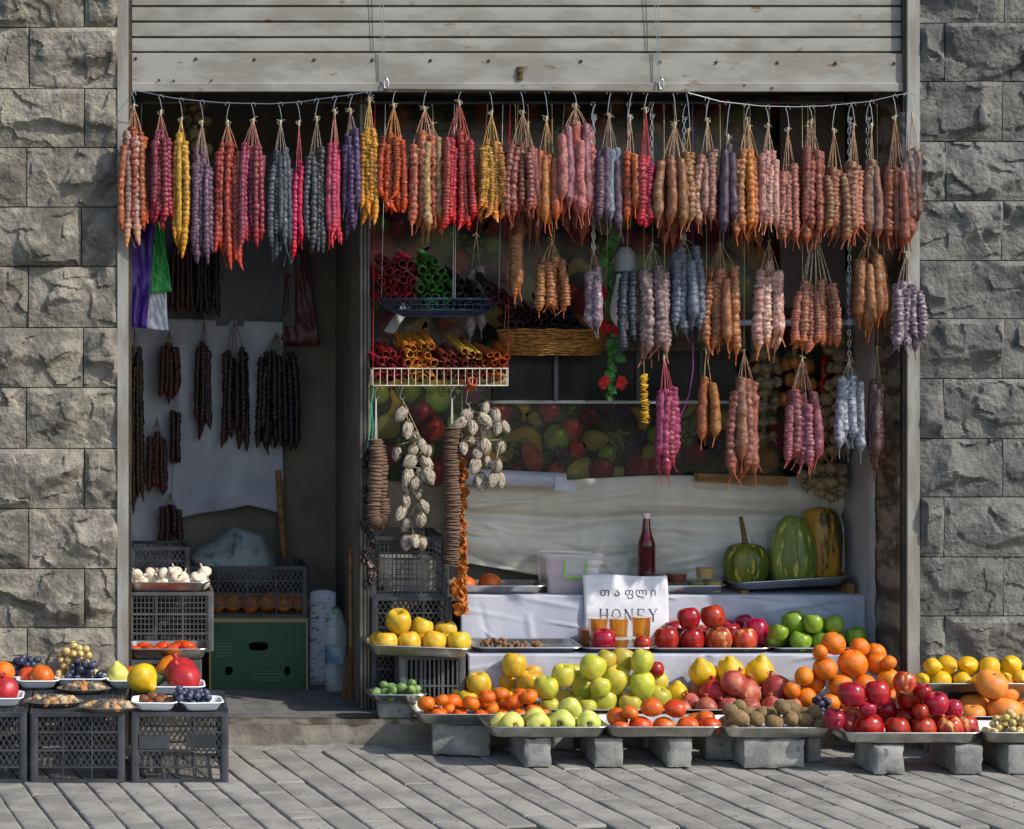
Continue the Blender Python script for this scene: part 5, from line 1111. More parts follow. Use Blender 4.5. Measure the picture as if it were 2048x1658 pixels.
# ================================================================ FRONT LEFT CRATES: BOWLS
def fbowl(label, px0, px1, py_bot, dp=.15, h=.034, yaw=0, z=CH + .001):
    d = DOF(py_bot, z); return tray(label, px0, px1, z, d, dp, h, M_foam, 0, 'foam_bowl', 'white foam bowls on the crates', yaw, .018, .035, 'bowl'), d
_, dA = fbowl('white foam bowl holding two persimmons', 31, 118, 1380, .15)
pile([(57, 1343, 20), (84, 1350, 26)], 'persimmon', 'persimmon', 'large orange persimmon in a white bowl on the crates', 'persimmon', 'persimmons in the bowl', 'persimmon', dA + .01, CH + .006, up, .68)
_, dB = fbowl('white foam bowl of mixed grapes against the stone wall', 108, 214, 1376, .14)
grapes('dark blue grapes in the white bowl by the stone wall', 24, 168, dB + .045, 38, .03, 8, CH + .008, 'bluegrape')
grapes('golden white grapes heaped behind the blue ones', 44, 150, dB + .085, 42, .034, 7.6, CH + .012, 'whitegrape')
_, dG = fbowl('white foam bowl of blue grapes behind the persimmons', 8, 104, 1372, .13)
grapes('dark blue grapes behind the two persimmons', 26, 54, dG + .06, 40, .034, 8, CH + .008, 'bluegrape')
_, dP = fbowl('white foam bowl with a pomegranate at the edge', -70, 46, 1416, .17)
pile([(10, 1376, 27), (-36, 1380, 26)], 'pomegranate', 'pomegranate', 'red pomegranate in the white bowl next to the dried fruit plates', 'pomegranate', 'pomegranates in the edge bowl', 'redpom', dP + .015, CH + .006, lambda: (ru(-.3, .3), ru(-.3, .3), ru(0, 6)), .88)
pile([(8, 1342, 23), (-30, 1348, 23)], 'orange', 'orange', 'orange behind the pomegranate on the crates', 'orange', 'oranges on the crates', 'orange', dP + .1, CH + .006, None, .93)
_, dC = fbowl('white foam bowl of mixed big fruit behind the medlars', 213, 300, 1380, .15)
_, dC2 = fbowl('white foam bowl under the oranges and pomegranates', 282, 412, 1392, .17)
_, dD = fbowl('white foam bowl of brown medlars', 263, 358, 1425, .15, yaw=-.05)
_, dE = fbowl('white foam bowl of dark blue plums', 357, 448, 1425, .15, yaw=.06)
pile([(236, 1338, 23)], 'quince', 'pear', 'pale green lumpy pear beside the post', 'pear', None, 'pear', dC + .05, CH + .006, up, .88)
pile([(263, 1352, 20)], 'persimmon', 'persimmon', 'orange persimmon between green pear and yellow quince', 'persimmon', None, 'persimmon', dC + .03, CH + .006, up, .68)
pile([(287, 1363, 31)], 'quince', 'quince', 'smooth yellow quince above the medlars', 'quince', None, 'quince', dC2 - .02, CH + .006, lambda: (2.2, .2, 1), .88)
pile([(362, 1358, 33, 'redpom'), (369, 1371, 31, 'redpom')], 'pomegranate', 'pomegranate', 'big red pomegranate behind the blue plums', 'pomegranate', 'pomegranates behind the plums', 'redpom', dC2 + .0, CH + .006, lambda: (ru(.1, .5), ru(-.4, .0), ru(0, 6)), .88)
pile([(336, 1350, 25), (340, 1323, 25)], 'orange', 'orange', 'orange behind the big pomegranates on the crate', 'orange', 'oranges behind the pomegranates', 'orange', dC2 + .06, CH + .006, None, .93)
pile([(306, 1341, 19)], 'avocado', 'avocado', 'dark green avocado behind the yellow quince', 'avocado', None, 'avocado', dC2 + .08, CH + .006, lambda: (1.4, .3, 1.2), .9)
pile([(288, 1398, 11), (305, 1390, 13), (325, 1388, 13), (318, 1400, 12), (340, 1397, 13), (300, 1402, 11), (333, 1404, 10)], 'persimmon', 'medlar', 'small brown medlar in the white foam bowl', 'medlar', 'medlars in the bowl', 'medlar', dD + .02, CH + .006, front, .7, ends=('dried fruit side', 'plum side'))
pile([(350 + 76 * rnd(), 1404 - 26 * rnd(), ru(8, 9.5)) for _ in range(34)], 'grape', 'plum', 'small dark blue plum in the white foam bowl', 'plum', 'plums in the bowl', 'bluegrape', dE + .018, CH + .006, None, .95, ends=('medlar side', 'doorway side'))
# wrapped plates of dried fruit
M_film2 = mat('cling_film', (.95, .95, .95, 1), rough=.05, alpha=.05, spec=1.0, bump=.6, bsc=18, dist=.01)
M_foil = mat('clear_plate', col(150, 140, 120), rough=.12, metal=.6)
dcol = [mat('dried_' + n, col(*c), col(*(int(v * .7) for v in c)), rough=.5, sc_=40, bump=.4, bsc=80, dist=.004) for n, c in (('apricot', (196, 126, 54)), ('walnut', (150, 108, 66)), ('fig', (166, 140, 100)), ('prune', (66, 38, 30)), ('peach', (206, 150, 84)), ('apple', (206, 184, 140)))]
lm = []
for v in range(4):
    mb = MB(); mb.lathe(catmull([(.001, .55), (.5, .5), (1, .05), (.6, -.4), (.001, -.5)], 9), 12, lambda a, t, v=v: 1 + .35 * noise.noise((math.cos(a) * 2 + v * 5, math.sin(a) * 2, t * 3))); lm.append(mb.mesh('dried_piece'))
def plate(label, px0, px1, py_bot, n, seed):
    z = CH + .001; d = DOF(py_bot, z); w = X(px1, d) - X(px0, d); dp = w * .62; rs = random.Random(seed)
    t = thing('dried_fruit_plate', label, 'plate', ((X(px0, d) + X(px1, d)) / 2, d + dp / 2, z), 'wrapped plates of dried fruit')
    mb = MB(); mb.lathe([(.001, .0), (.7, .0), (.86, .06), (.98, .13), (1, .135), (.985, .145), (.86, .085), (.7, .03), (.001, .03)], 32, lambda a, q: 1 + (.012 * math.cos(16 * a) if q > .3 else 0)); mb.v = [Vector((v.x * w / 2, v.y * dp / 2, v.z * .12)) for v in mb.v]; mb.obj('plate', M_foil, t)
    for i in range(n):
        a = rs.uniform(0, 6.28); q = math.sqrt(rs.random()) * .8; r = rs.uniform(.011, .019)
        ob('dried_piece', rs.choice(lm), dcol[int(a / 6.29 * 6)] if rs.random() < .7 else rs.choice(dcol), t, (q * math.cos(a) * w / 2, q * math.sin(a) * dp / 2, .012 + .012 * (1 - q) + rs.uniform(0, .006)), (rs.uniform(-1, 1), rs.uniform(-1, 1), rs.uniform(0, 6)), r)
    mb = MB()
    for i in range(9):
        q = i / 8; mb.v.extend(Vector((q * math.cos(a) * w * .5, q * math.sin(a) * dp * .5, .016 + .022 * (1 - q ** 3) + .004 * noise.noise((q * 5 + seed, a * 2, 1)))) for a in [j * 2 * math.pi / 28 for j in range(28)])
    for i in range(8):
        for j in range(28): a = i * 28 + j; b = i * 28 + (j + 1) % 28; mb.f.append([a, b, b + 28, a + 28])
    mb.obj('cling_film', M_film2, t, True)
plate('wrapped plate of dried apricots and nuts next to the pomegranate bowl', 46, 168, 1417, 34, 1)
plate('wrapped plate of dried fruit overhanging the front edge of the crate', 157, 281, 1428, 34, 2)
plate('wrapped plate of dried fruit behind the other two plates', 112, 222, 1390, 28, 3)
# ================================================================ THINGS ON THE SHELVES
# honey cups
M_honey = mat('honey', col(232, 158, 26), col(222, 142, 16), rough=.12, sc_=20, trans=.75, ior=1.3)
M_cup = mat('clear_cup', (.3, .3, .3, 1), rough=.06, alpha=.07, spec=.7)
def cup(px, py_b, py_t, wpx, d, z, label, m, group, rib=False):
    k = K(d); h = (py_b - py_t) * k; r = wpx * k / 2
    t = thing('plastic_cup', label, 'cup', (X(px, d), d, z), group)
    rb = (lambda a, q: 1 + .03 * math.cos(24 * a)) if rib else None
    mb = MB(); mb.lathe([(.001, .002), (.80 * r, .002), (.86 * r, h * .4), (.93 * r, h * .80), (.001, h * .80)], 24, rb); mb.obj('filling', m, t, 50)
    mb = MB(); mb.lathe([(.84 * r, 0), (.98 * r, h * .93), (1.04 * r, h * .935), (1.04 * r, h * .96)], 24, rb); mb.obj('cup_wall', M_cup, t)
    mb = MB(); mb.lathe([(1.08 * r, h * .92), (1.1 * r, h * .94), (1.1 * r, h * .985), (1.02 * r, h), (.001, h * .99)], 24); mb.obj('lid', M_cup, t)
    return h
zl = S1 + .0055
for i, (px, pyt, pyb) in enumerate(((1196, 1227, 1274), (1237, 1229, 1275), (1282, 1227, 1277))):
    hh = cup(px + 1, 1296, 1273, 42, .27, zl, 'clear cup of honey in the lower row in front of the honey sign', M_honey, 'lower honey cups')
    cup(px, pyb, pyt, 42, .27, zl + hh - .0005, 'clear cup of amber honey stacked on another in front of the sign', M_honey, 'upper honey cups')
cup(1178, 1308, 1270, 40, .36, zl, 'clear cup of dark honey at the side of the stacked cups', mat('dark_honey', col(150, 78, 14), rough=.25), None)
# sign
sd_ = .40; t = thing('paper_sign', 'white laminated honey sign leaning behind the honey cups', 'sign', W(1250, 1282, sd_))
t.location.z = S1 + .001; b0 = t.location.copy()
xw0, xw1 = X(1166, sd_) - b0.x, X(1335, sd_) - b0.x; hs = Z(1151, sd_) - b0.z
def sg(u, v): return Vector((xw0 + (xw1 - xw0) * u + .006 * math.sin(v * 3), .012 * v - .010 * math.sin(u * 3.1) - .007 * noise.noise((u * 3, v * 3, 2)) , hs * v + (.004 * math.sin(u * 6) if v == 1 else 0)))
mb = MB(); mb.grid(22, 18, sg); M_sign = mat('laminate', col(232, 232, 236), col(212, 213, 220), rough=.3, sc_=10, c3=col(50, 48, 48), sc3=26, ramp3=(.78, .8), bump=.15, bsc=14)
o = mb.obj('sheet', M_sign, t, True); md = o.modifiers.new('s', 'SOLIDIFY'); md.thickness = .0015; md.offset = 1
M_ink = mat('ink', col(40, 40, 44), rough=.6)
def on_sign(px, py):
    u = (X(px, sd_) - b0.x - xw0) / (xw1 - xw0); v = (Z(py, sd_) - b0.z) / hs
    p = sg(min(max(u, 0), 1), min(max(v, 0), .999)); p.y -= .0024; return p
def word(text, px0, px1, pyb, hpx, spread=True, font_scale=1):
    for i, ch in enumerate(text):
        cu_ = bpy.data.curves.new('t', 'FONT'); cu_.body = ch; cu_.align_x = 'CENTER'; cu_.size = hpx * K(sd_) * font_scale
        tmp = bpy.data.objects.new('t', cu_); C.objects.link(tmp); bpy.context.view_layer.update()
        dg = bpy.context.evaluated_depsgraph_get(); me = bpy.data.meshes.new_from_object(tmp.evaluated_get(dg)); bpy.data.objects.remove(tmp)
        c = on_sign(px0 + (px1 - px0) * i / (len(text) - 1), pyb)
        me.materials.clear(); me.materials.append(BASE)
        for v in me.vertices:
            q = Vector((v.co.x + c.x, 0, v.co.y + c.z)); u = (q.x - xw0) / (xw1 - xw0); w = q.z / hs
            s_ = sg(min(max(u, 0), 1), min(max(w, 0), .999)); v.co = (q.x, s_.y - .0022, q.z)
        ob('letter', me, M_ink, t)
word('\u10d7\u10d0\u10e4\u10da\u10d8', 1207, 1304, 1192, 23)
def stroke_letter(ch, px, pyt, pyb, wpx):
    mb = MB(); hgt = pyb - pyt
    def seg(x0, y0, x1, y1, w):
        n = 4
        for i in range(n):
            a = on_sign(px + (x0 + (x1 - x0) * i / n) * wpx, pyt + (y0 + (y1 - y0) * i / n) * hgt); b = on_sign(px + (x0 + (x1 - x0) * (i + 1) / n) * wpx, pyt + (y0 + (y1 - y0) * (i + 1) / n) * hgt)
            e = (b - a) * .02; mb.bar(a - e, b + e, w * K(sd_), .0006)
    T, N = 2.6, 1.1
    def ser(x, y): seg(x - .16, y, x + .16, y, .9)
    if ch == 'H': seg(-.38, 0, -.38, 1, T); seg(.38, 0, .38, 1, T); seg(-.38, .5, .38, .5, N); [ser(x, y) for x in (-.38, .38) for y in (0, 1)]
    elif ch == 'O':
        p = [(.46 * math.cos(a), .5 + .5 * math.sin(a)) for a in [i * math.pi / 8 for i in range(17)]]
        for (a, b), (c, d) in zip(p, p[1:]): seg(a, b, c, d, 1.2 + 1.5 * abs(a))
    elif ch == 'N': seg(-.4, 0, -.4, 1, N); seg(.4, 0, .4, 1, N); seg(-.4, 0, .4, 1, T); [ser(*q) for q in ((-.4, 0), (-.4, 1), (.4, 0))]
    elif ch == 'E': seg(-.32, 0, -.32, 1, T); seg(-.45, 0, .36, 0, N); seg(-.45, 1, .4, 1, N); seg(-.32, .5, .16, .5, N); seg(.36, 0, .36, .22, N); seg(.4, .8, .4, 1, N)
    elif ch == 'Y': seg(-.42, 0, 0, .52, T); seg(.42, 0, 0, .52, N); seg(0, .52, 0, 1, T); [ser(*q) for q in ((-.42, 0), (.42, 0), (0, 1))]
    mb.obj('letter', M_ink, t, False)
for i, ch in enumerate('HONEY'): stroke_letter(ch, 1205 + 24.5 * i, 1218, 1242, 17)
# storage box with green handle
bd = .47; t = thing('storage_box', 'clear plastic storage box of beans with lime green clasp', 'box', W(1147, 1190, bd)); t.location.z = S2 + .0015; bw = X(1196, bd) - X(1096, bd); bh_ = Z(1108, bd) - S2
M_clear = mat('clear_box', (.86, .84, .9, 1), rough=.1, alpha=.32, spec=.7)
def fr(k0, z, dp): return rr_loop(bw * k0, dp * k0, z, .02)
mb = MB(); mb.loops([fr(1, 0, .2), fr(1.14, bh_ * .86, .2), fr(1.19, bh_ * .88, .2)], False); mb.v = [v + Vector((0, .1, 0)) for v in mb.v]; o = mb.obj('tub_wall', M_clear, t); md = o.modifiers.new('s', 'SOLIDIFY'); md.thickness = .002
mb = MB(); mb.loops([fr(1.22, bh_ * .87, .2), fr(1.24, bh_ * .93, .2), fr(1.2, bh_ * 1.0, .2), fr(1.1, bh_ * .985, .2)]); mb.v = [v + Vector((0, .1, 0)) for v in mb.v]; mb.obj('lid', M_clear, t)
mb = MB(); M_lime = mat('lime_plastic', col(132, 214, 40), rough=.35)
y_ = -.026; mb.tube([(-.042, y_, bh_ * .83), (-.042, y_ + .002, bh_ * .47), (-.03, y_, bh_ * .42), (0, y_, bh_ * .45), (.03, y_, bh_ * .42), (.046, y_ + .002, bh_ * .47), (.046, y_, bh_ * .83)], .0036, 6); mb.obj('clasp', M_lime, t)
bm_ = MB()
for _ in range(900):
    px_, py_, pz_ = ru(-.5, .5) * bw * .93, ru(.012, .188), .004 + ru(0, bh_ * .4)
    if rnd() < .7: py_ = ru(.008, .03)
    rot = Quaternion((ru(-1, 1), ru(-1, 1), ru(-1, 1), ru(-1, 1))).normalized().to_matrix()
    k0 = len(bm_.v)
    for q in ((0, 0, .008), (.0035, 0, .002), (0, .003, .002), (-.0035, 0, .002), (0, -.003, .002), (0, 0, -.006)): bm_.v.append(Vector((px_, py_, pz_)) + rot @ Vector(q))
    for f in ((0, 1, 2), (0, 2, 3), (0, 3, 4), (0, 4, 1), (5, 2, 1), (5, 3, 2), (5, 4, 3), (5, 1, 4)): bm_.f.append([k0 + i for i in f])
mb = bm_; mb.box((0, .1, .002 + bh_ * .17), (bw * .9, .165, bh_ * .33)); o = mb.obj('beans', mat('beans', col(190, 156, 142), col(150, 112, 104), rough=.5, sc_=60), t); o['kind'] = 'stuff'
mb = MB(); mb.lathe([(.001, 0), (.03, 0), (.035, .06), (.001, .06)], 16); mb.obj('pink_scoop', mat('pink_cup', col(204, 110, 130), rough=.5), t, loc=(-.055, .06, bh_ * .42))
# bottle
t = thing('sauce_bottle', 'tall bottle of dark red sauce with white cap', 'bottle', (X(1293, .58), .58, S2 + .006)); hb = Z(1026, .58) - t.location.z; rb_ = 17.5 * K(.58)
mb = MB(); mb.lathe(catmull([(.001, 0), (rb_ * .9, .001), (rb_, .01), (rb_, hb * .5), (rb_ * .98, hb * .6), (rb_ * .7, hb * .7), (rb_ * .5, hb * .79), (rb_ * .42, hb * .9), (rb_ * .4, hb * .94)], 34), 28); mb.obj('bottle_body', mat('red_sauce_glass', col(92, 12, 20), col(74, 8, 16), rough=.06, coat=.6, sc_=4), t)
mb = MB(); mb.lathe([(rb_ * .46, hb * .93), (rb_ * .48, hb * .935), (rb_ * .48, hb * .99), (rb_ * .44, hb), (.001, hb)], 20); mb.obj('cap', mat('cap_white', col(214, 206, 204), rough=.4), t)
M_tan = mat('tan_sauce', col(176, 150, 92), rough=.4); M_brn = mat('brown_sauce', col(110, 46, 18), rough=.3); M_olv = mat('olive_sauce', col(126, 120, 70), rough=.4)
zj = S2 + .0055
h1 = cup(1393, 1163, 1136, 36, .5, zj, 'ribbed cup of olive sauce in the jar tray', M_olv, None, True); cup(1426, 1163, 1136, 36, .5, zj, 'ribbed cup of tan sauce beside the pumpkins', M_tan, None, True)
cup(1410, 1136, 1110, 38, .505, zj + h1 - .0005, 'ribbed cup of tan paste standing on two other cups', M_tan, None, True)
h2 = cup(1306, 1163, 1144, 44, .5, zj, 'lower cup of brown jam below the red bottle', M_brn, 'lower jam cups'); cup(1310, 1150, 1130, 44, .5, zj + h2 - .0005, 'upper cup of brown jam in front of the red bottle', M_brn, None)
h2 = cup(1355, 1163, 1144, 44, .5, zj, 'lower cup of brown jam below the red bottle', M_brn, 'lower jam cups'); cup(1353, 1150, 1128, 44, .5, zj + h2 - .0005, 'upper cup of brown jam beside the ribbed cups', M_brn, None)
# pumpkins
def pumpkin(label, px, d, z, wpx, pyt, m, prof, ribs, stem, yaw=0, lean=0):
    r = wpx * K(d) / 2; h = Z(pyt, d) - z; t = thing('pumpkin', label, 'pumpkin', (X(px, d), d, z - .003), None, (0, lean, yaw))
    mb = MB(); mb.lathe([(a * r, b * h) for a, b in catmull(prof, 30)], 60, lambda a, q: 1 + .075 * abs(math.cos(ribs * a / 2)) ** .7 - .05 + .03 * noise.noise((math.cos(a), math.sin(a), q * 2))); mb.obj('flesh', m, t, True)
    if stem:
        mb = MB(); mb.tube([(0, 0, h * .9), (-.004, 0, h + .02), (-.012, 0, h + stem * .6), (-.02, 0, h + stem)], [.017, .012, .010, .008], 8); mb.obj('stem', mat('pumpkin_stem', col(112, 92, 52), rough=.8, sc_=20, c2=col(90, 72, 40)), t)
Mp = mat('green_pumpkin', col(74, 88, 28), col(112, 116, 38), rough=.35, sc_=14, stretch=(1, 1, .25), c3=col(190, 176, 70), sc3=46, ramp3=(.55, .64), bump=.15, bsc=20)
Mp2 = mat('pale_green_gourd', col(96, 112, 42), col(132, 144, 66), rough=.35, sc_=14, stretch=(1, 1, .2), c3=col(196, 190, 96), sc3=44, ramp3=(.55, .65), bump=.15, bsc=20)
Mp3 = mat('mottled_pumpkin', col(186, 136, 44), col(66, 64, 28), rough=.4, sc_=11, stretch=(1, 1, .22), ramp=(.48, .54), c3=col(196, 150, 60), sc3=30, ramp3=(.66, .72))
zp = S2 + .028
pumpkin('round dark green pumpkin with a tall stem', 1491, .57, zp - .003, 88, 1086, Mp, [(.001, 0), (.5, .0), (.86, .12), (1, .42), (.94, .74), (.7, .94), (.35, 1.0), (.001, .95)], 16, Z(1032, .57) - Z(1086, .57))
pumpkin('pear shaped pale green gourd between two pumpkins', 1585, .562, zp + .002, 96, 1030, Mp2, [(.001, 0), (.5, .0), (.86, .1), (1, .32), (.9, .58), (.68, .8), (.45, .95), (.25, 1.0), (.001, .985)], 14, 0)
pumpkin('mottled orange and black pumpkin by the pale lining', 1641, .625, zp + .009, 84, 1014, Mp3, [(.001, 0), (.5, .0), (.9, .12), (1, .4), (.96, .72), (.72, .94), (.35, 1.0), (.001, .96)], 12, 0)
# ================================================================ FRUIT LEATHER ROLLS AND BASKETS
def roll_mesh(seed):
    rs = random.Random(seed); n = 30; prof = []
    turns = rs.uniform(1.25, 1.6); th = .13
    outer = []; inner = []
    for i in range(n + 1):
        a = i / n * 2 * math.pi * turns; r = 1 - .22 * (1 - i / n) * turns / 1.4
        r *= 1 + .05 * noise.noise((math.cos(a) + seed, math.sin(a), 0))
        outer.append((r * math.cos(a), r * math.sin(a))); inner.append(((r - th) * math.cos(a), (r - th) * math.sin(a)))
    loop = outer + inner[::-1]; mb = MB(); L = []
    for y in (0, .03, .3, .65, 1):
        L.append([(x * (1 + .04 * noise.noise((y * 3, seed, 1))), y + (.035 * noise.noise((x * 1.5, z * 1.5, seed)) if y in (0, 1) else 0), z) for x, z in loop])
    k0 = 0; m_ = len(loop)
    mb.loops(L, False)
    for s_ in (0, len(L) - 1):
        for i in range(n):
            a = s_ * m_ + i; b = a + 1; c = s_ * m_ + m_ - 2 - i; d = s_ * m_ + m_ - 1 - i
            mb.f.append([a, b, c, d] if s_ == 0 else [d, c, b, a])
    return mb.mesh('fruit_leather_roll', 45)
RM = [roll_mesh(i) for i in range(5)]
def lmat(n, c): return mat('leather_' + n, col(*c), col(*(int(v * .62) for v in c)), rough=.42, sc_=3, val=.16, hue=.012, sub=.1, bump=.2, bsc=9, dist=.05)
LM = {'red': lmat('red', (146, 26, 46)), 'green': lmat('green', (66, 128, 50)), 'black': lmat('black', (46, 44, 46)), 'maroon': lmat('maroon', (96, 24, 40)), 'orange': lmat('orange', (196, 118, 34)), 'brown': lmat('brown', (120, 46, 34)), 'yellow': lmat('yellow', (200, 158, 56)), 'rust': lmat('rust', (190, 84, 30)), 'plum': lmat('plum', (62, 34, 40))}
def rolls(spots, d0, L, label, group, m, pitch=R(-16), yaw=R(9)):
    for px, py, rp in spots:
        d = d0 + ru(-.012, .02)
        o = ob('fruit_leather_roll', random.choice(RM), LM[m], None, W(px, py, d), (pitch * -1 + ru(-.12, .12), ru(0, 6.28), yaw + ru(-.16, .16)), (rp * K(d) * ru(.8, 1.12), L * ru(.8, 1.2), rp * K(d) * ru(.8, 1.12)))
        o.rotation_mode = 'YXZ'; tag(o, ('top-row ' if len(spots) > 4 and py < min(q[1] for q in spots) + 13 else 'lower-row ' if len(spots) > 4 else '') + label, 'fruit roll', group)
def rollpack(x0, x1, y0, y1, r, jit=.4, shape=None):
    out = []; j = 0; y = y1 - r
    while y > y0:
        x = x0 + r + (r if j % 2 else 0)
        while x < x1:
            if shape is None or shape(x, y): out.append((x + ru(-jit, jit) * r, y + ru(-jit, jit) * r, r * ru(.82, 1.08)))
            x += 2.02 * r
        y -= 1.75 * r; j += 1
    return out
G1 = 'fruit leather rolls in the blue basket'; G2 = 'fruit leather rolls in the white wire basket'; G3 = 'dark fruit leather rolls in the wicker basket'
rd = .15
rolls(rollpack(757, 836, 522, 606, 9.5), rd, .15, 'red fruit leather roll beside the green ones in the upper basket', G1, 'red')
rolls(rollpack(836, 910, 520, 618, 9.5, .4, lambda x, y: y > 520 + max(0, x - 880) * 1.2), rd - .005, .15, 'green fruit leather roll in the upper blue basket', G1, 'green')
rolls(rollpack(905, 985, 560, 624, 10, .3, lambda x, y: y > 555 + abs(x - 930) * .5), rd - .005, .16, 'black fruit leather roll in the upper blue basket', G1, 'black')
rolls([(1003, 590, 11), (1014, 604, 7), (1024, 602, 6), (992, 600, 8)], rd - .01, .15, 'maroon fruit leather roll at the end of the blue basket', G1, 'maroon')
W2 = .16
rolls(rollpack(752, 808, 694, 764, 9, .25), W2, .16, 'crimson fruit leather roll in the white wire basket', G2, 'red')
rolls(rollpack(806, 872, 690, 764, 8.6, .25, lambda x, y: y > 690) + [(826, 698, 10), (862, 692, 9)], W2, .17, 'orange fruit leather roll in the white wire basket', G2, 'orange')
rolls(rollpack(872, 962, 712, 764, 8.2, .25), W2, .16, 'reddish brown fruit leather roll in the white wire basket', G2, 'brown')
rolls([(943, 710, 10), (957, 712, 11), (930, 703, 9)], W2 - .01, .16, 'yellow fruit leather roll in the white wire basket', G2, 'yellow')
rolls(rollpack(962, 1018, 704, 764, 8.4, .3), W2, .16, 'rust orange fruit leather roll in the white wire basket', G2, 'rust')
rolls([(946, 762, 11)], W2 - .035, .05, 'single torn red roll sticking out of the wire basket', None, 'rust', R(40))
KD = .24
rolls(rollpack(1012, 1090, 630, 690, 9.5, .3), KD, .16, 'plum brown fruit leather roll heaped in the wicker basket', G3, 'plum')
rolls(rollpack(1078, 1160, 624, 692, 10.5, .35), KD - .005, .17, 'black fruit leather roll in the wicker basket', G3, 'black')
rolls(rollpack(1150, 1180, 645, 690, 10, .3), KD, .15, 'plum brown fruit leather roll by the wicker basket handle', G3, 'plum')
# blue basket
M_blue = mat('blue_basket', col(54, 74, 104), col(40, 56, 84), rough=.4, sc_=6)
cxp, zc = 884, Z(600, rd); t = thing('oval_basket', 'shallow blue plastic basket under the red, green and black rolls', 'basket', (X(884, rd), rd + .06, Z(634, rd)))
bwx = X(1008, rd) - X(884, rd); hb_ = Z(598, rd) - Z(634, rd)
mb = MB()
for i in range(64):
    a = i * 2 * math.pi / 64
    mb.tube([(q * bwx * math.cos(a), q * .10 * math.sin(a), z * hb_) for q, z in ((.2, 0), (.6, .06), (.85, .4), (1, 1))], .0013, 4)
mb.obj('ribs', M_blue, t)
for q, z, r in ((1, 1, .004), (.93, .68, .0016), (.85, .4, .002), (.6, .06, .002), (.2, 0, .003)):
    mb = MB(); mb.tube([(q * bwx * math.cos(a), q * .10 * math.sin(a), z * hb_) for a in [i * 2 * math.pi / 48 for i in range(49)]], r, 5, False); mb.obj('hoop', M_blue, t)
mb = MB(); mb.grid(20, 4, lambda u, v: (bwx * .86 * math.cos(u * 6.2832) * v, .086 * math.sin(u * 6.2832) * v, .004 + hb_ * .36 * v ** 4)); mb.obj('liner', M_blue, t)
mb = MB(); M_cord = mat('white_cord', col(206, 204, 200), rough=.7)
for px in (765, 903, 907, 1000):
    k_ = (X(px, rd) - t.location.x) / bwx; k_ = max(-.98, min(.98, k_)); yy = -.1 * math.sqrt(1 - k_ * k_)
    mb.tube([(bwx * k_, yy, hb_), (bwx * k_ * .99, RD - t.location.y, Z(206, RD) - t.location.z + .006)], .0012, 4)
mb.obj('hanging_cord', M_cord, t)
# white wire basket
M_wwire = mat('white_coated_wire', col(214, 206, 186), col(180, 166, 140), rough=.45, sc_=20)
x0, x1 = X(728, .2), X(1016, .13); z0, z1 = Z(771, .14), Z(737, .14); y0, y1 = .13, .34
x0 = X(746, .13)
t = thing('wire_basket', 'white wire basket of fruit leather rolls hung on red strings', 'basket', ((x0 + x1) / 2, (y0 + y1) / 2, z0)); cx_ = t.location.x; cy_ = t.location.y
hx, hy, hz = (x1 - x0) / 2, (y1 - y0) / 2, z1 - z0
mb = MB()
for z in (0, hz): mb.tube([(-hx, -hy, z), (hx, -hy, z), (hx, hy, z), (-hx, hy, z), (-hx, -hy, z)], .0028, 6, False)
mb.obj('rim', M_wwire, t)
mb = MB()
for i in range(20): x = -hx + 2 * hx * i / 19; mb.tube([(x, -hy, hz), (x, -hy, 0), (x, hy, 0), (x, hy, hz)], .0016, 4)
mb.obj('front_wire', M_wwire, t)
for s_ in (-1, 1):
    mb = MB()
    for i in range(13): y = -hy + 2 * hy * i / 12; mb.tube([(s_ * hx, y, hz), (s_ * hx, y, 0)], .0012, 4)
    mb.tube([(s_ * hx, -hy, hz * .5), (s_ * hx, hy, hz * .5)], .0014, 4); mb.obj('side_wire', M_wwire, t)
mb = MB(); mb.grid(24, 10, lambda u, v: (-hx * .97 + 1.94 * hx * u, -hy + .004 + (2 * hy - .01) * v, .003 + .008 * noise.noise((u * 12, v * 5, 1)) + (.02 * (.5 + noise.noise((u * 9, 0, 4))) if v < .1 else 0))); mb.obj('paper_liner', mat('straw_paper', col(206, 176, 104), col(180, 146, 80), rough=.7, sc_=9), t)
mb = MB()
for s_ in (-1, 1):
    for yy in (-hy, hy): mb.tube([(s_ * hx, yy, hz), (s_ * hx * .995, RD - cy_, Z(206, RD) - z0 + .006)], .0011, 4)
mb.obj('hanging_string', mat('red_string', col(190, 40, 54), rough=.7), t)
# wicker basket
M_wick = mat('wicker', col(176, 122, 52), col(120, 78, 34), rough=.6, sc_=30, val=.1)
t = thing('wicker_basket', 'long wicker basket of dark fruit leather rolls with looped handle', 'basket', (X(1112, KD), KD + .07, Z(709, KD)))
bx_ = X(1224, KD) - X(1112, KD); hb_ = Z(660, KD) - Z(709, KD)
for j in range(15):
    q = j / 14; mb = MB(); rx = bx_ * (.86 + .14 * q); ry = .115 * (.86 + .14 * q)
    mb.tube([(rx * math.cos(a), ry * math.sin(a) + .003 * math.sin(a * 20 + j * 3.14), hb_ * q + .0045 * noise.noise((math.cos(a) * 4, math.sin(a) * 4, j * 2.2))) for a in [i * 2 * math.pi / 60 for i in range(61)]], .0036 if j in (6, 7, 14) else .0027, 5, False); mb.obj('cane', M_wick, t)
mb = MB()
for i in range(30): a = i * 2 * math.pi / 30; mb.tube([(bx_ * .86 * math.cos(a), .115 * .86 * math.sin(a), 0), (bx_ * math.cos(a), .115 * math.sin(a), hb_)], .002, 4)
mb.grid(20, 3, lambda u, v: (bx_ * .86 * math.cos(u * 6.2832) * v, .099 * math.sin(u * 6.2832) * v, .002)); mb.obj('base', M_wick, t)
mb = MB()
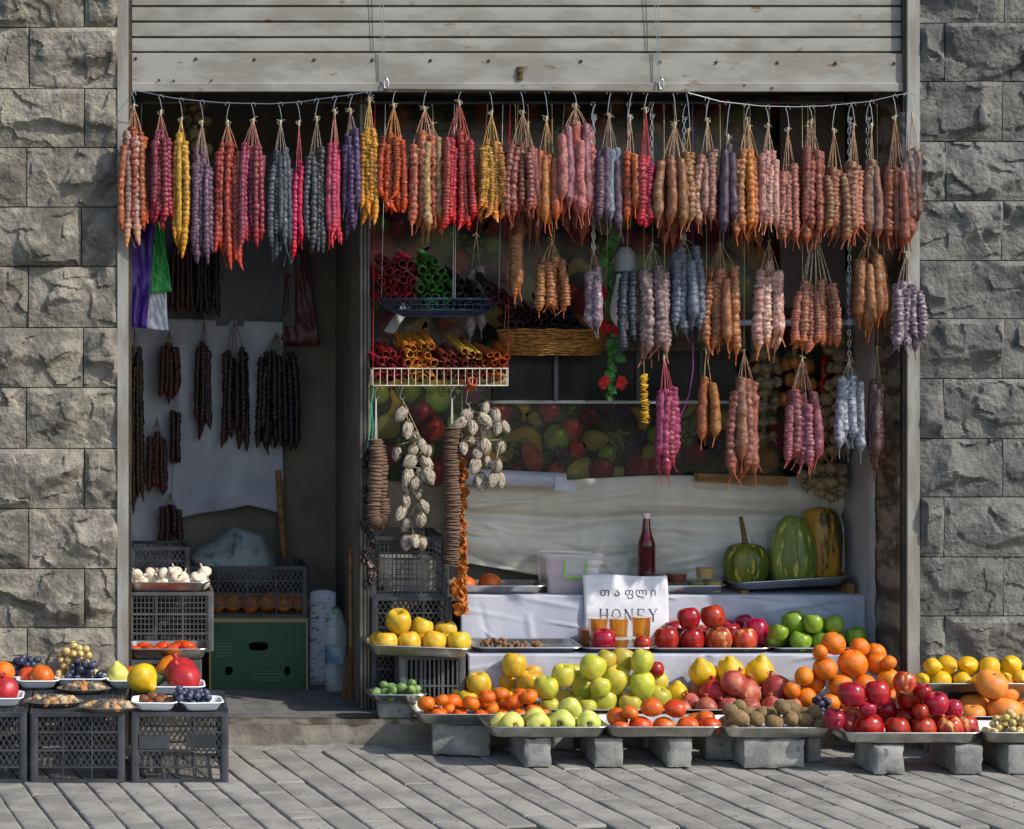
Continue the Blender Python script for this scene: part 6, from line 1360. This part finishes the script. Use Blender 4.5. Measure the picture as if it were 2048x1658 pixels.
for o_ in range(5): mb.tube([(bx_ * .93 + .004 * o_, -.02 + .006 * o_, hb_ * .9), (bx_ * .98 + .003 * o_, -.02 + .005 * o_, hb_ + .05 + .004 * o_), (bx_ * .93 + .012 * o_, .0, hb_ + .075), (bx_ * 1.02 + .004 * o_, .02, hb_ + .05), (bx_ * .99, .03, hb_ * .9)], .002, 4)
mb.obj('handle', M_wick, t)
mb = MB()
for sx, sy in ((-.9, -.4), (.9, -.4), (0, 1)): mb.tube([(bx_ * sx, .115 * sy, hb_), (bx_ * sx * .9, RD - t.location.y, Z(206, RD) - t.location.z + .006)], .0011, 4)
mb.obj('hanging_string', M_twine, t)
# ================================================================ DRIED FRUIT STRINGS
M_dp = mat('dried_persimmon', col(206, 194, 174), col(112, 90, 66), rough=.75, sc_=2.2, stretch=(2.6, 2.6, .5), ramp=(.46, .62), val=.12, bump=.6, bsc=3, dist=.25)
dpm = []
for v in range(4):
    mb = MB(); mb.lathe(catmull([(.001, 1.02), (.3, 1.0), (.55, .88), (.9, .35), (1, -.2), (.82, -.75), (.45, -1.15), (.12, -1.4), (.001, -1.42)], 18), 18, lambda a, t, v=v: 1 - .22 * abs(math.sin(3.5 * a + v)) ** .7 + .3 * noise.noise((math.cos(a) * 2 + v * 7, math.sin(a) * 2, t * 3)))
    for p in mb.v: p.y *= .75
    dpm.append(mb.mesh('dried_persimmon'))
mb = MB(); mb.lathe([(.001, 1.2), (.12, 1.18), (.3, 1.04), (.5, .95), (.4, .9), (.001, .95)], 8, lambda a, t: 1 + .3 * math.cos(4 * a)); DCAL = mb.mesh('calyx')
def dstring(label, pts, d, top, zb):
    b = W(pts[0][0], top, d); t = thing('dried_persimmon_string', label, 'dried fruit', b, 'strings of dried persimmons')
    h = zb - b.z; mb = MB(); mb.tube(hook_pts(h), .0014, 6); mb.obj('hook', M_wire, t)
    mb = MB(); last = Vector((0, 0, 0))
    for i, (px, py, r, ang) in enumerate(pts):
        dd = d + (-.018 if i % 2 else .012); p = W(px, py, dd) - b; s_ = r * K(d)
        o = ob('dried_persimmon', dpm[i % 4], M_dp, t, p, (ru(-.4, .4), ang, ru(-.7, .7)), (s_ * ru(.74, .98), s_ * ru(.62, .85), s_ * ru(.8, 1.0)))
        q = o.rotation_euler.to_matrix() @ Vector((0, 0, s_ * .95)) + p
        ob('calyx', DCAL, M_stem, o)
        mb.tube([last * .5 + q * .5 + Vector((0, .01, .0)), q], .0011, 4)
        if i % 3 == 0: mb.tube([last, q], .0013, 4); last = q
    mb.obj('cord', M_twine, t)
z771 = z0
dstring('long string of white frosted dried persimmons by the doorway post', [(803, 826, 17, .5), (815, 858, 17, .15), (830, 875, 15, -.2), (845, 890, 14, .0), (793, 905, 15, .15), (826, 900, 15, .2), (855, 900, 12, -.3), (822, 922, 17, 1.0), (851, 925, 18, -.6), (815, 952, 17, .2), (840, 950, 16, .1), (855, 950, 17, -.5), (812, 970, 15, .1), (828, 965, 14, 0), (812, 1000, 16, .1), (846, 1012, 15, -.6), (838, 985, 11, .1), (802, 1025, 14, .4), (813, 1047, 15, .3), (842, 1038, 16, -.2), (812, 1082, 15, .05), (829, 1080, 14, 0), (843, 1085, 14, -.1)], .13, 796, z771)
dstring('short wide cluster of white frosted dried persimmons below the wire basket', [(935, 832, 18, .6), (922, 845, 14, .9), (972, 815, 13, .3), (968, 838, 16, -.8), (990, 832, 16, .0), (946, 852, 14, .2), (970, 860, 15, -.2), (995, 855, 14, .2), (1010, 852, 14, -.4), (927, 895, 14, .1), (942, 880, 14, -.3), (967, 890, 17, -.2), (1000, 893, 14, 0), (950, 930, 17, .3), (975, 922, 13, .1), (993, 930, 16, -.1), (962, 962, 17, 0), (985, 958, 16, .1), (1001, 958, 15, -.1), (955, 905, 13, .2)], .13, 806, z771)
# ropes of dried slices
M_slice = mat('dried_slice', col(116, 92, 74), col(88, 66, 52), rough=.85, sc_=30, bump=.4, bsc=90, dist=.004)
def slice_rope(name, label, path, rpx, d, m, nd, hz_):
    t = thing(name, label, 'dried fruit', path[0]); b = path[0]
    sp = catmull([tuple(p - b) for p in path], nd)
    r = rpx * K(d)
    for i in range(nd):
        p, q = Vector(sp[i]), Vector(sp[i + 1]); ax = (q - p); L = ax.length; ax.normalize()
        rot = Vector((0, 0, 1)).rotation_difference(ax) @ Quaternion((0, 0, 1), ru(0, 6)) @ Quaternion((1, 0, 0), ru(-.14, .14))
        ob('dried_slice', SL[i % 3], m, t, (p + q) / 2 + Vector((ru(-.08, .08) * r, ru(-.08, .08) * r, 0)), rot, (r * ru(.9, 1.1), r * ru(.9, 1.1), L * .62))
    mb = MB(); h = hz_ - b.z; mb.tube(hook_pts(min(h, .05)) if h < .05 else [Vector(p) + Vector((0, 0, h - .045)) for p in hook_pts(.045)], .0014, 6); mb.obj('hook', M_wire, t)
    mb = MB()
    for o_ in (-.004, 0, .004): mb.tube([(o_, 0, -.01), (o_ * .3, 0, max(.002, h - .05))], .0011, 4)
    mb.obj('cord', M_cord, t)
SL = []
for v in range(3):
    mb = MB(); mb.lathe([(.2, .8), (.8, .9), (1, .4), (1.02, -.2), (.85, -.85), (.2, -.8)], 14, lambda a, t, v=v: 1 + .12 * noise.noise((math.cos(a) * 2 + v * 4, math.sin(a) * 2, t))); SL.append(mb.mesh('dried_slice'))
rdp = .13
slice_rope('dried_fig_rope', 'looped rope of brown dried fig slices by the doorway edge', [W(752, 878, rdp), W(752, 930, rdp), W(748, 990, rdp), W(746, 1030, rdp), W(755, 1048, rdp + .005), W(766, 1035, rdp + .02), W(764, 990, rdp + .03), W(762, 930, rdp + .03), W(758, 890, rdp + .03)], 14, rdp, M_slice, 64, z771)
slice_rope('dried_fig_rope', 'long thick rope of brown dried fig slices between the persimmon strings', [W(904, 855, rdp), W(903, 900, rdp), W(903, 960, rdp), W(905, 1030, rdp), W(904, 1090, rdp), W(902, 1130, rdp)], 16, rdp, M_slice, 62, z771)
M_of = mat('dried_apricot', col(196, 116, 34), col(160, 84, 24), rough=.6, sc_=20, bump=.4, bsc=40, dist=.01, val=.12)
fl = []
for v in range(3):
    mb = MB(); mb.grid(8, 8, lambda u, w: ((u - .5) * 2 * (1 - .3 * abs(w - .5)), .35 * math.sin(u * 5 + v) * (w - .3) + .25 * noise.noise((u * 3, w * 3, v * 9)), (w - .5) * 1.9 * (1 - .25 * abs(2 * u - 1)) + .3 * noise.noise((u * 4, w * 2, v * 5)))); fl.append(mb.mesh('dried_peel'))
def flakes(label, spots, d, m, rp, topz):
    b = W(spots[0][0], spots[0][1], d); t = thing('dried_fruit_string', label, 'dried fruit', b)
    mb = MB(); mb.tube([(0, 0, topz - b.z + .004)] + [W(px, py, d) - b for px, py in spots], .0012, 4); mb.obj('cord', M_twine, t)
    for px, py in spots:
        for q in range(2):
            o = ob('dried_peel', random.choice(fl), m, t, W(px + ru(-4, 4), py + ru(-3, 3), d) - b + Vector((0, ru(-.008, .008), 0)), (ru(-1, 1), ru(-1, 1), ru(0, 6.28)), rp * K(d) * ru(.8, 1.2)); md = o.modifiers.new('s', 'SOLIDIFY'); md.thickness = .16; md.offset = 0
flakes('string of orange dried apricot peel behind the thick fig rope', [(924, 930 + 9 * i) for i in range(30)] + [(930 - i * .7, 1205 + 8 * i) for i in range(3)] + [(918 - i * 1.2, 1222 - 11 * i) for i in range(6)], .185, M_of, 10, z771)
M_ds = mat('dried_dark', col(58, 40, 40), col(40, 28, 30), rough=.4, sc_=20)
flakes('string of dark dried berries beside the looped fig rope', [(738 + 8 * math.sin(i), 880 + 10 * i) for i in range(30)], .165, M_ds, 8, z771)
mb = MB(); mb.tube([W(742, 806, .128), W(741, 850, .126), W(735, 895, .126)], .002, 5); mb.tube([W(743, 806, .128), W(746, 850, .126), W(744, 880, .126)], .0016, 5); mb.tube([W(743, 808, .128), Vector((X(748, .13), .132, z771 + .002))], .0015, 5); tag(mb.obj('green_string', mat('teal_string', col(70, 170, 140), rough=.7)), 'teal green string hanging beside the looped fig rope', 'string')
# potato-like spiral snack
t = thing('dried_spiral_string', 'thin golden string of dried fruit curls before the dark window', 'dried fruit', W(1288, 748, RD)); b = t.location
mb = MB(); mb.tube([(0, 0, Z(206, RD) - b.z + .006), (0, 0, 0), W(1290, 852, RD) - b], .0009, 4); mb.obj('cord', M_twine, t)
for i in range(22): ob('dried_slice', SL[i % 3], FMAT['yellow'], t, W(1288 + ru(-1.5, 1.5) + i * .1, 752 + 4.4 * i, RD) - b, (ru(-.5, .5), ru(-.5, .5), 0), (8 * K(RD), 8 * K(RD), 1.3 * K(RD)))
# purple ribbon
mb = MB(); mb.tube([W(1386, 690, .09), W(1386, 740, .085), W(1378, 790, .085), W(1362, 832, .09)], .0024, 6); mb.tube([W(1386, 690, .09), Vector((X(1386, RD), RD + .004, Z(206, RD)))], .0012, 5); tag(mb.obj('purple_ribbon', mat('ribbon', col(120, 56, 128), rough=.4)), 'purple ribbon dangling from the blue grey candy bunch', 'ribbon')
# bulb
t = thing('light_bulb', 'large white unlit energy bulb behind the black ringed candy', 'bulb', W(1251, 640, .2)); b = t.location; k = K(.2)
mb = MB(); mb.lathe([(a * k, c * k) for a, c in catmull([(.1, -20), (16, -14), (29, 5), (30, 30), (24, 58), (19, 80), (19, 100)], 26)], 24); mb.obj('globe', mat('opal_glass', col(226, 226, 226), rough=.2), t)
mb = MB(); mb.lathe([(20 * k, 96 * k), (20 * k, 130 * k), (14 * k, 140 * k), (8 * k, 146 * k)], 24); mb.obj('socket', mat('grey_socket', col(150, 152, 156), rough=.5), t)
mb = MB(); mb.lathe([(20.6 * k, 92 * k), (20.6 * k, 97 * k)], 24); mb.obj('green_ring', mat('green_ring', col(20, 96, 76), rough=.4), t)
mb = MB(); mb.tube([(0, 0, 144 * k), (.003, -.04, 1.0), (0, RD - .2, Z(206, RD) - b.z + .005)], .003, 6); mb.obj('flex', M_dark, t)
# plastic flower garland
t = thing('flower_garland', 'artificial ivy garland with red flowers hanging by the bulb', 'garland', W(1222, 480, .26)); b = t.location
LV = MB(); LV.grid(4, 6, lambda u, v: ((u - .5) * 1.5 * math.sin(math.pi * min(1, .12 + v * .95)) ** .8, .25 * abs(u - .5) + .15 * v * v, -v * 1.7)); LVM = LV.mesh('leaf')
M_leaf = mat('plastic_leaf', col(64, 128, 44), col(46, 98, 32), rough=.45, sc_=2, val=.18, hue=.01); M_pet2 = mat('red_petal', col(196, 26, 28), col(160, 14, 22), rough=.5, sc_=3)
vine = [(1222, 470), (1218, 520), (1226, 570), (1222, 630), (1230, 690), (1226, 740), (1218, 790)]
mb = MB(); mb.tube([(0, 0, Z(206, RD) - b.z), (0, .0, .05)] + [W(px, py, .26) - b for px, py in vine], .0022, 5); mb.tube([(0, 0, Z(206, RD) - b.z), (0, RD - b.y, Z(206, RD) - b.z + .003)], .0022, 5); mb.obj('vine', M_leaf, t)
for i in range(42):
    q = i / 41 * (len(vine) - 1.001); k_ = int(q); px = vine[k_][0] + (vine[k_ + 1][0] - vine[k_][0]) * (q - k_); py = vine[k_][1] + (vine[k_ + 1][1] - vine[k_][1]) * (q - k_)
    ob('leaf', LVM, M_leaf, t, W(px + ru(-7, 7), py, .25) - b, (ru(-.8, .3), ru(-1.2, 1.2), ru(-.8, .8)), ru(9, 15) * K(.25))
for px, py in ((1208, 765), (1244, 766), (1210, 655), (1236, 660), (1206, 585)):
    f_ = ob('flower', LVM, M_pet2, t, W(px, py, .23) - b, (0, 0, 0), .018)
    for j in range(1, 7): ob('petal', LVM, M_pet2, f_, (0, -.2 * (j % 2), 0), (ru(-.5, .3), j * .9, ru(-.3, .3)), ru(.8, 1.15))
# garlic, onion and pepper braids on the back by the jamb
def braid(label, pts, r, d, kind, m, name, cat):
    b = W(pts[0][0], pts[0][1] - 60, d); t = thing(name, label, cat, b, 'braids hanging at the back')
    mb = MB()
    for o_ in range(5): mb.tube([(0, .01, 0)] + [W(px + 5 * math.sin(i * 2 + o_ * 1.3), py, d + .03 + .01 * math.cos(i * 2 + o_)) - b for i, (px, py) in enumerate(pts)], .004, 5)
    mb.tube([(0, .01, 0), (0, .66 - d if d < .6 else .07, .02)], .002, 5); mb.obj('plait', M_twine, t)
    for px, py in pts:
        for s_ in (-1, 0, 1):
            ob('bulb', random.choice(FM[kind]), FMAT[m], t, W(px + s_ * r * 1.15 + ru(-4, 4), py + ru(-8, 8), d + (-.02 if s_ == 0 else .01)) - b, (ru(1.8, 3.6), ru(-.8, .8), ru(0, 6)), r * K(d) * ru(.68, 1.0))
FMAT['oldgarlic'] = mat('dull_garlic', col(150, 134, 102), col(108, 90, 64), rough=.6, sc_=2.2, stretch=(2, 2, .6), val=.12)
FMAT['onion'] = mat('onion_skin', col(186, 120, 60), col(150, 88, 44), rough=.4, sc_=2, val=.12)
braid('braid of dull garlic behind the reddish brown candy', [(1530 + 6 * math.sin(i), 715 + 26 * i) for i in range(7)], 15, .6, 'garlic', 'oldgarlic', 'garlic_braid', 'garlic')
braid('long braid of garlic beside the jamb above the mottled pumpkin', [(1682 - 2 * i, 680 + 28 * i) for i in range(12)], 16, .56, 'garlic', 'oldgarlic', 'garlic_braid', 'garlic')
braid('short braid of garlic over the pale gourd', [(1620 + 3 * i, 890 + 27 * i) for i in range(4)], 15, .6, 'garlic', 'oldgarlic', 'garlic_braid', 'garlic')
braid('small braid of onions behind the salmon ringed candy', [(1590, 730), (1600, 765), (1592, 800)], 17, .62, 'orange', 'onion', 'onion_braid', 'onions')
braid('dusty garlic braid behind the brick red candy at the doorway', [(385 + 10 * (i % 2), 215 + 26 * i) for i in range(4)], 15, .5, 'garlic', 'oldgarlic', 'garlic_braid', 'garlic')
t = thing('pepper_string', 'string of dried red peppers between the garlic braids', 'peppers', W(1652, 690, .6)); b = t.location; M_pep = mat('red_pepper', col(150, 26, 18), col(110, 16, 14), rough=.3, sc_=3)
mb = MB(); mb.tube([(0, .06, .01), (0, 0, 0), W(1655, 900, .6) - b], .002, 5); mb.obj('cord', M_twine, t)
for i in range(14): 
    mb = MB(); p = W(1652 + ru(-12, 12), 705 + 15 * i, .58) - b; mb.tube([p, p + Vector((ru(-.02, .02), -.01, -.03)), p + Vector((ru(-.03, .03), 0, -.08)), p + Vector((ru(-.03, .03), .01, -.11))], [.009, .014, .009, .002], 8); mb.obj('pepper', M_pep, t)
# price card and little framed picture behind the wire basket
mb = MB(); a = W(770, 668, .42); mb.poly([W(768, 662, .42), W(788, 668, .42), W(822, 614, .44), W(806, 606, .44)]); o = tag(mb.obj('paper_card', M_paper, smooth=False), 'white paper card leaning above the wire basket', 'card'); md = o.modifiers.new('s', 'SOLIDIFY'); md.thickness = .003
# ties that hold third-row chain pieces shown bare
for px, n_py in ((1186, 492), (1258, 300), (1303, 420)):
    mb = MB(); p = W(px, 206, RD - .01); mb.tube([Vector((p.x, RD - .012, p.z - .05)) + Vector(q) for q in hook_pts(.05)], .0014, 6); links(mb, p.x, RD - .012, p.z - .044, Z(n_py, RD)); tag(mb.obj('hanging_chain', M_wire), {1186: 'bare steel chain between the dusty pink and mauve candy', 1258: 'short bare steel chain behind the tangerine candy', 1303: 'bare steel chain beside the carmine candy'}[px], 'chain')
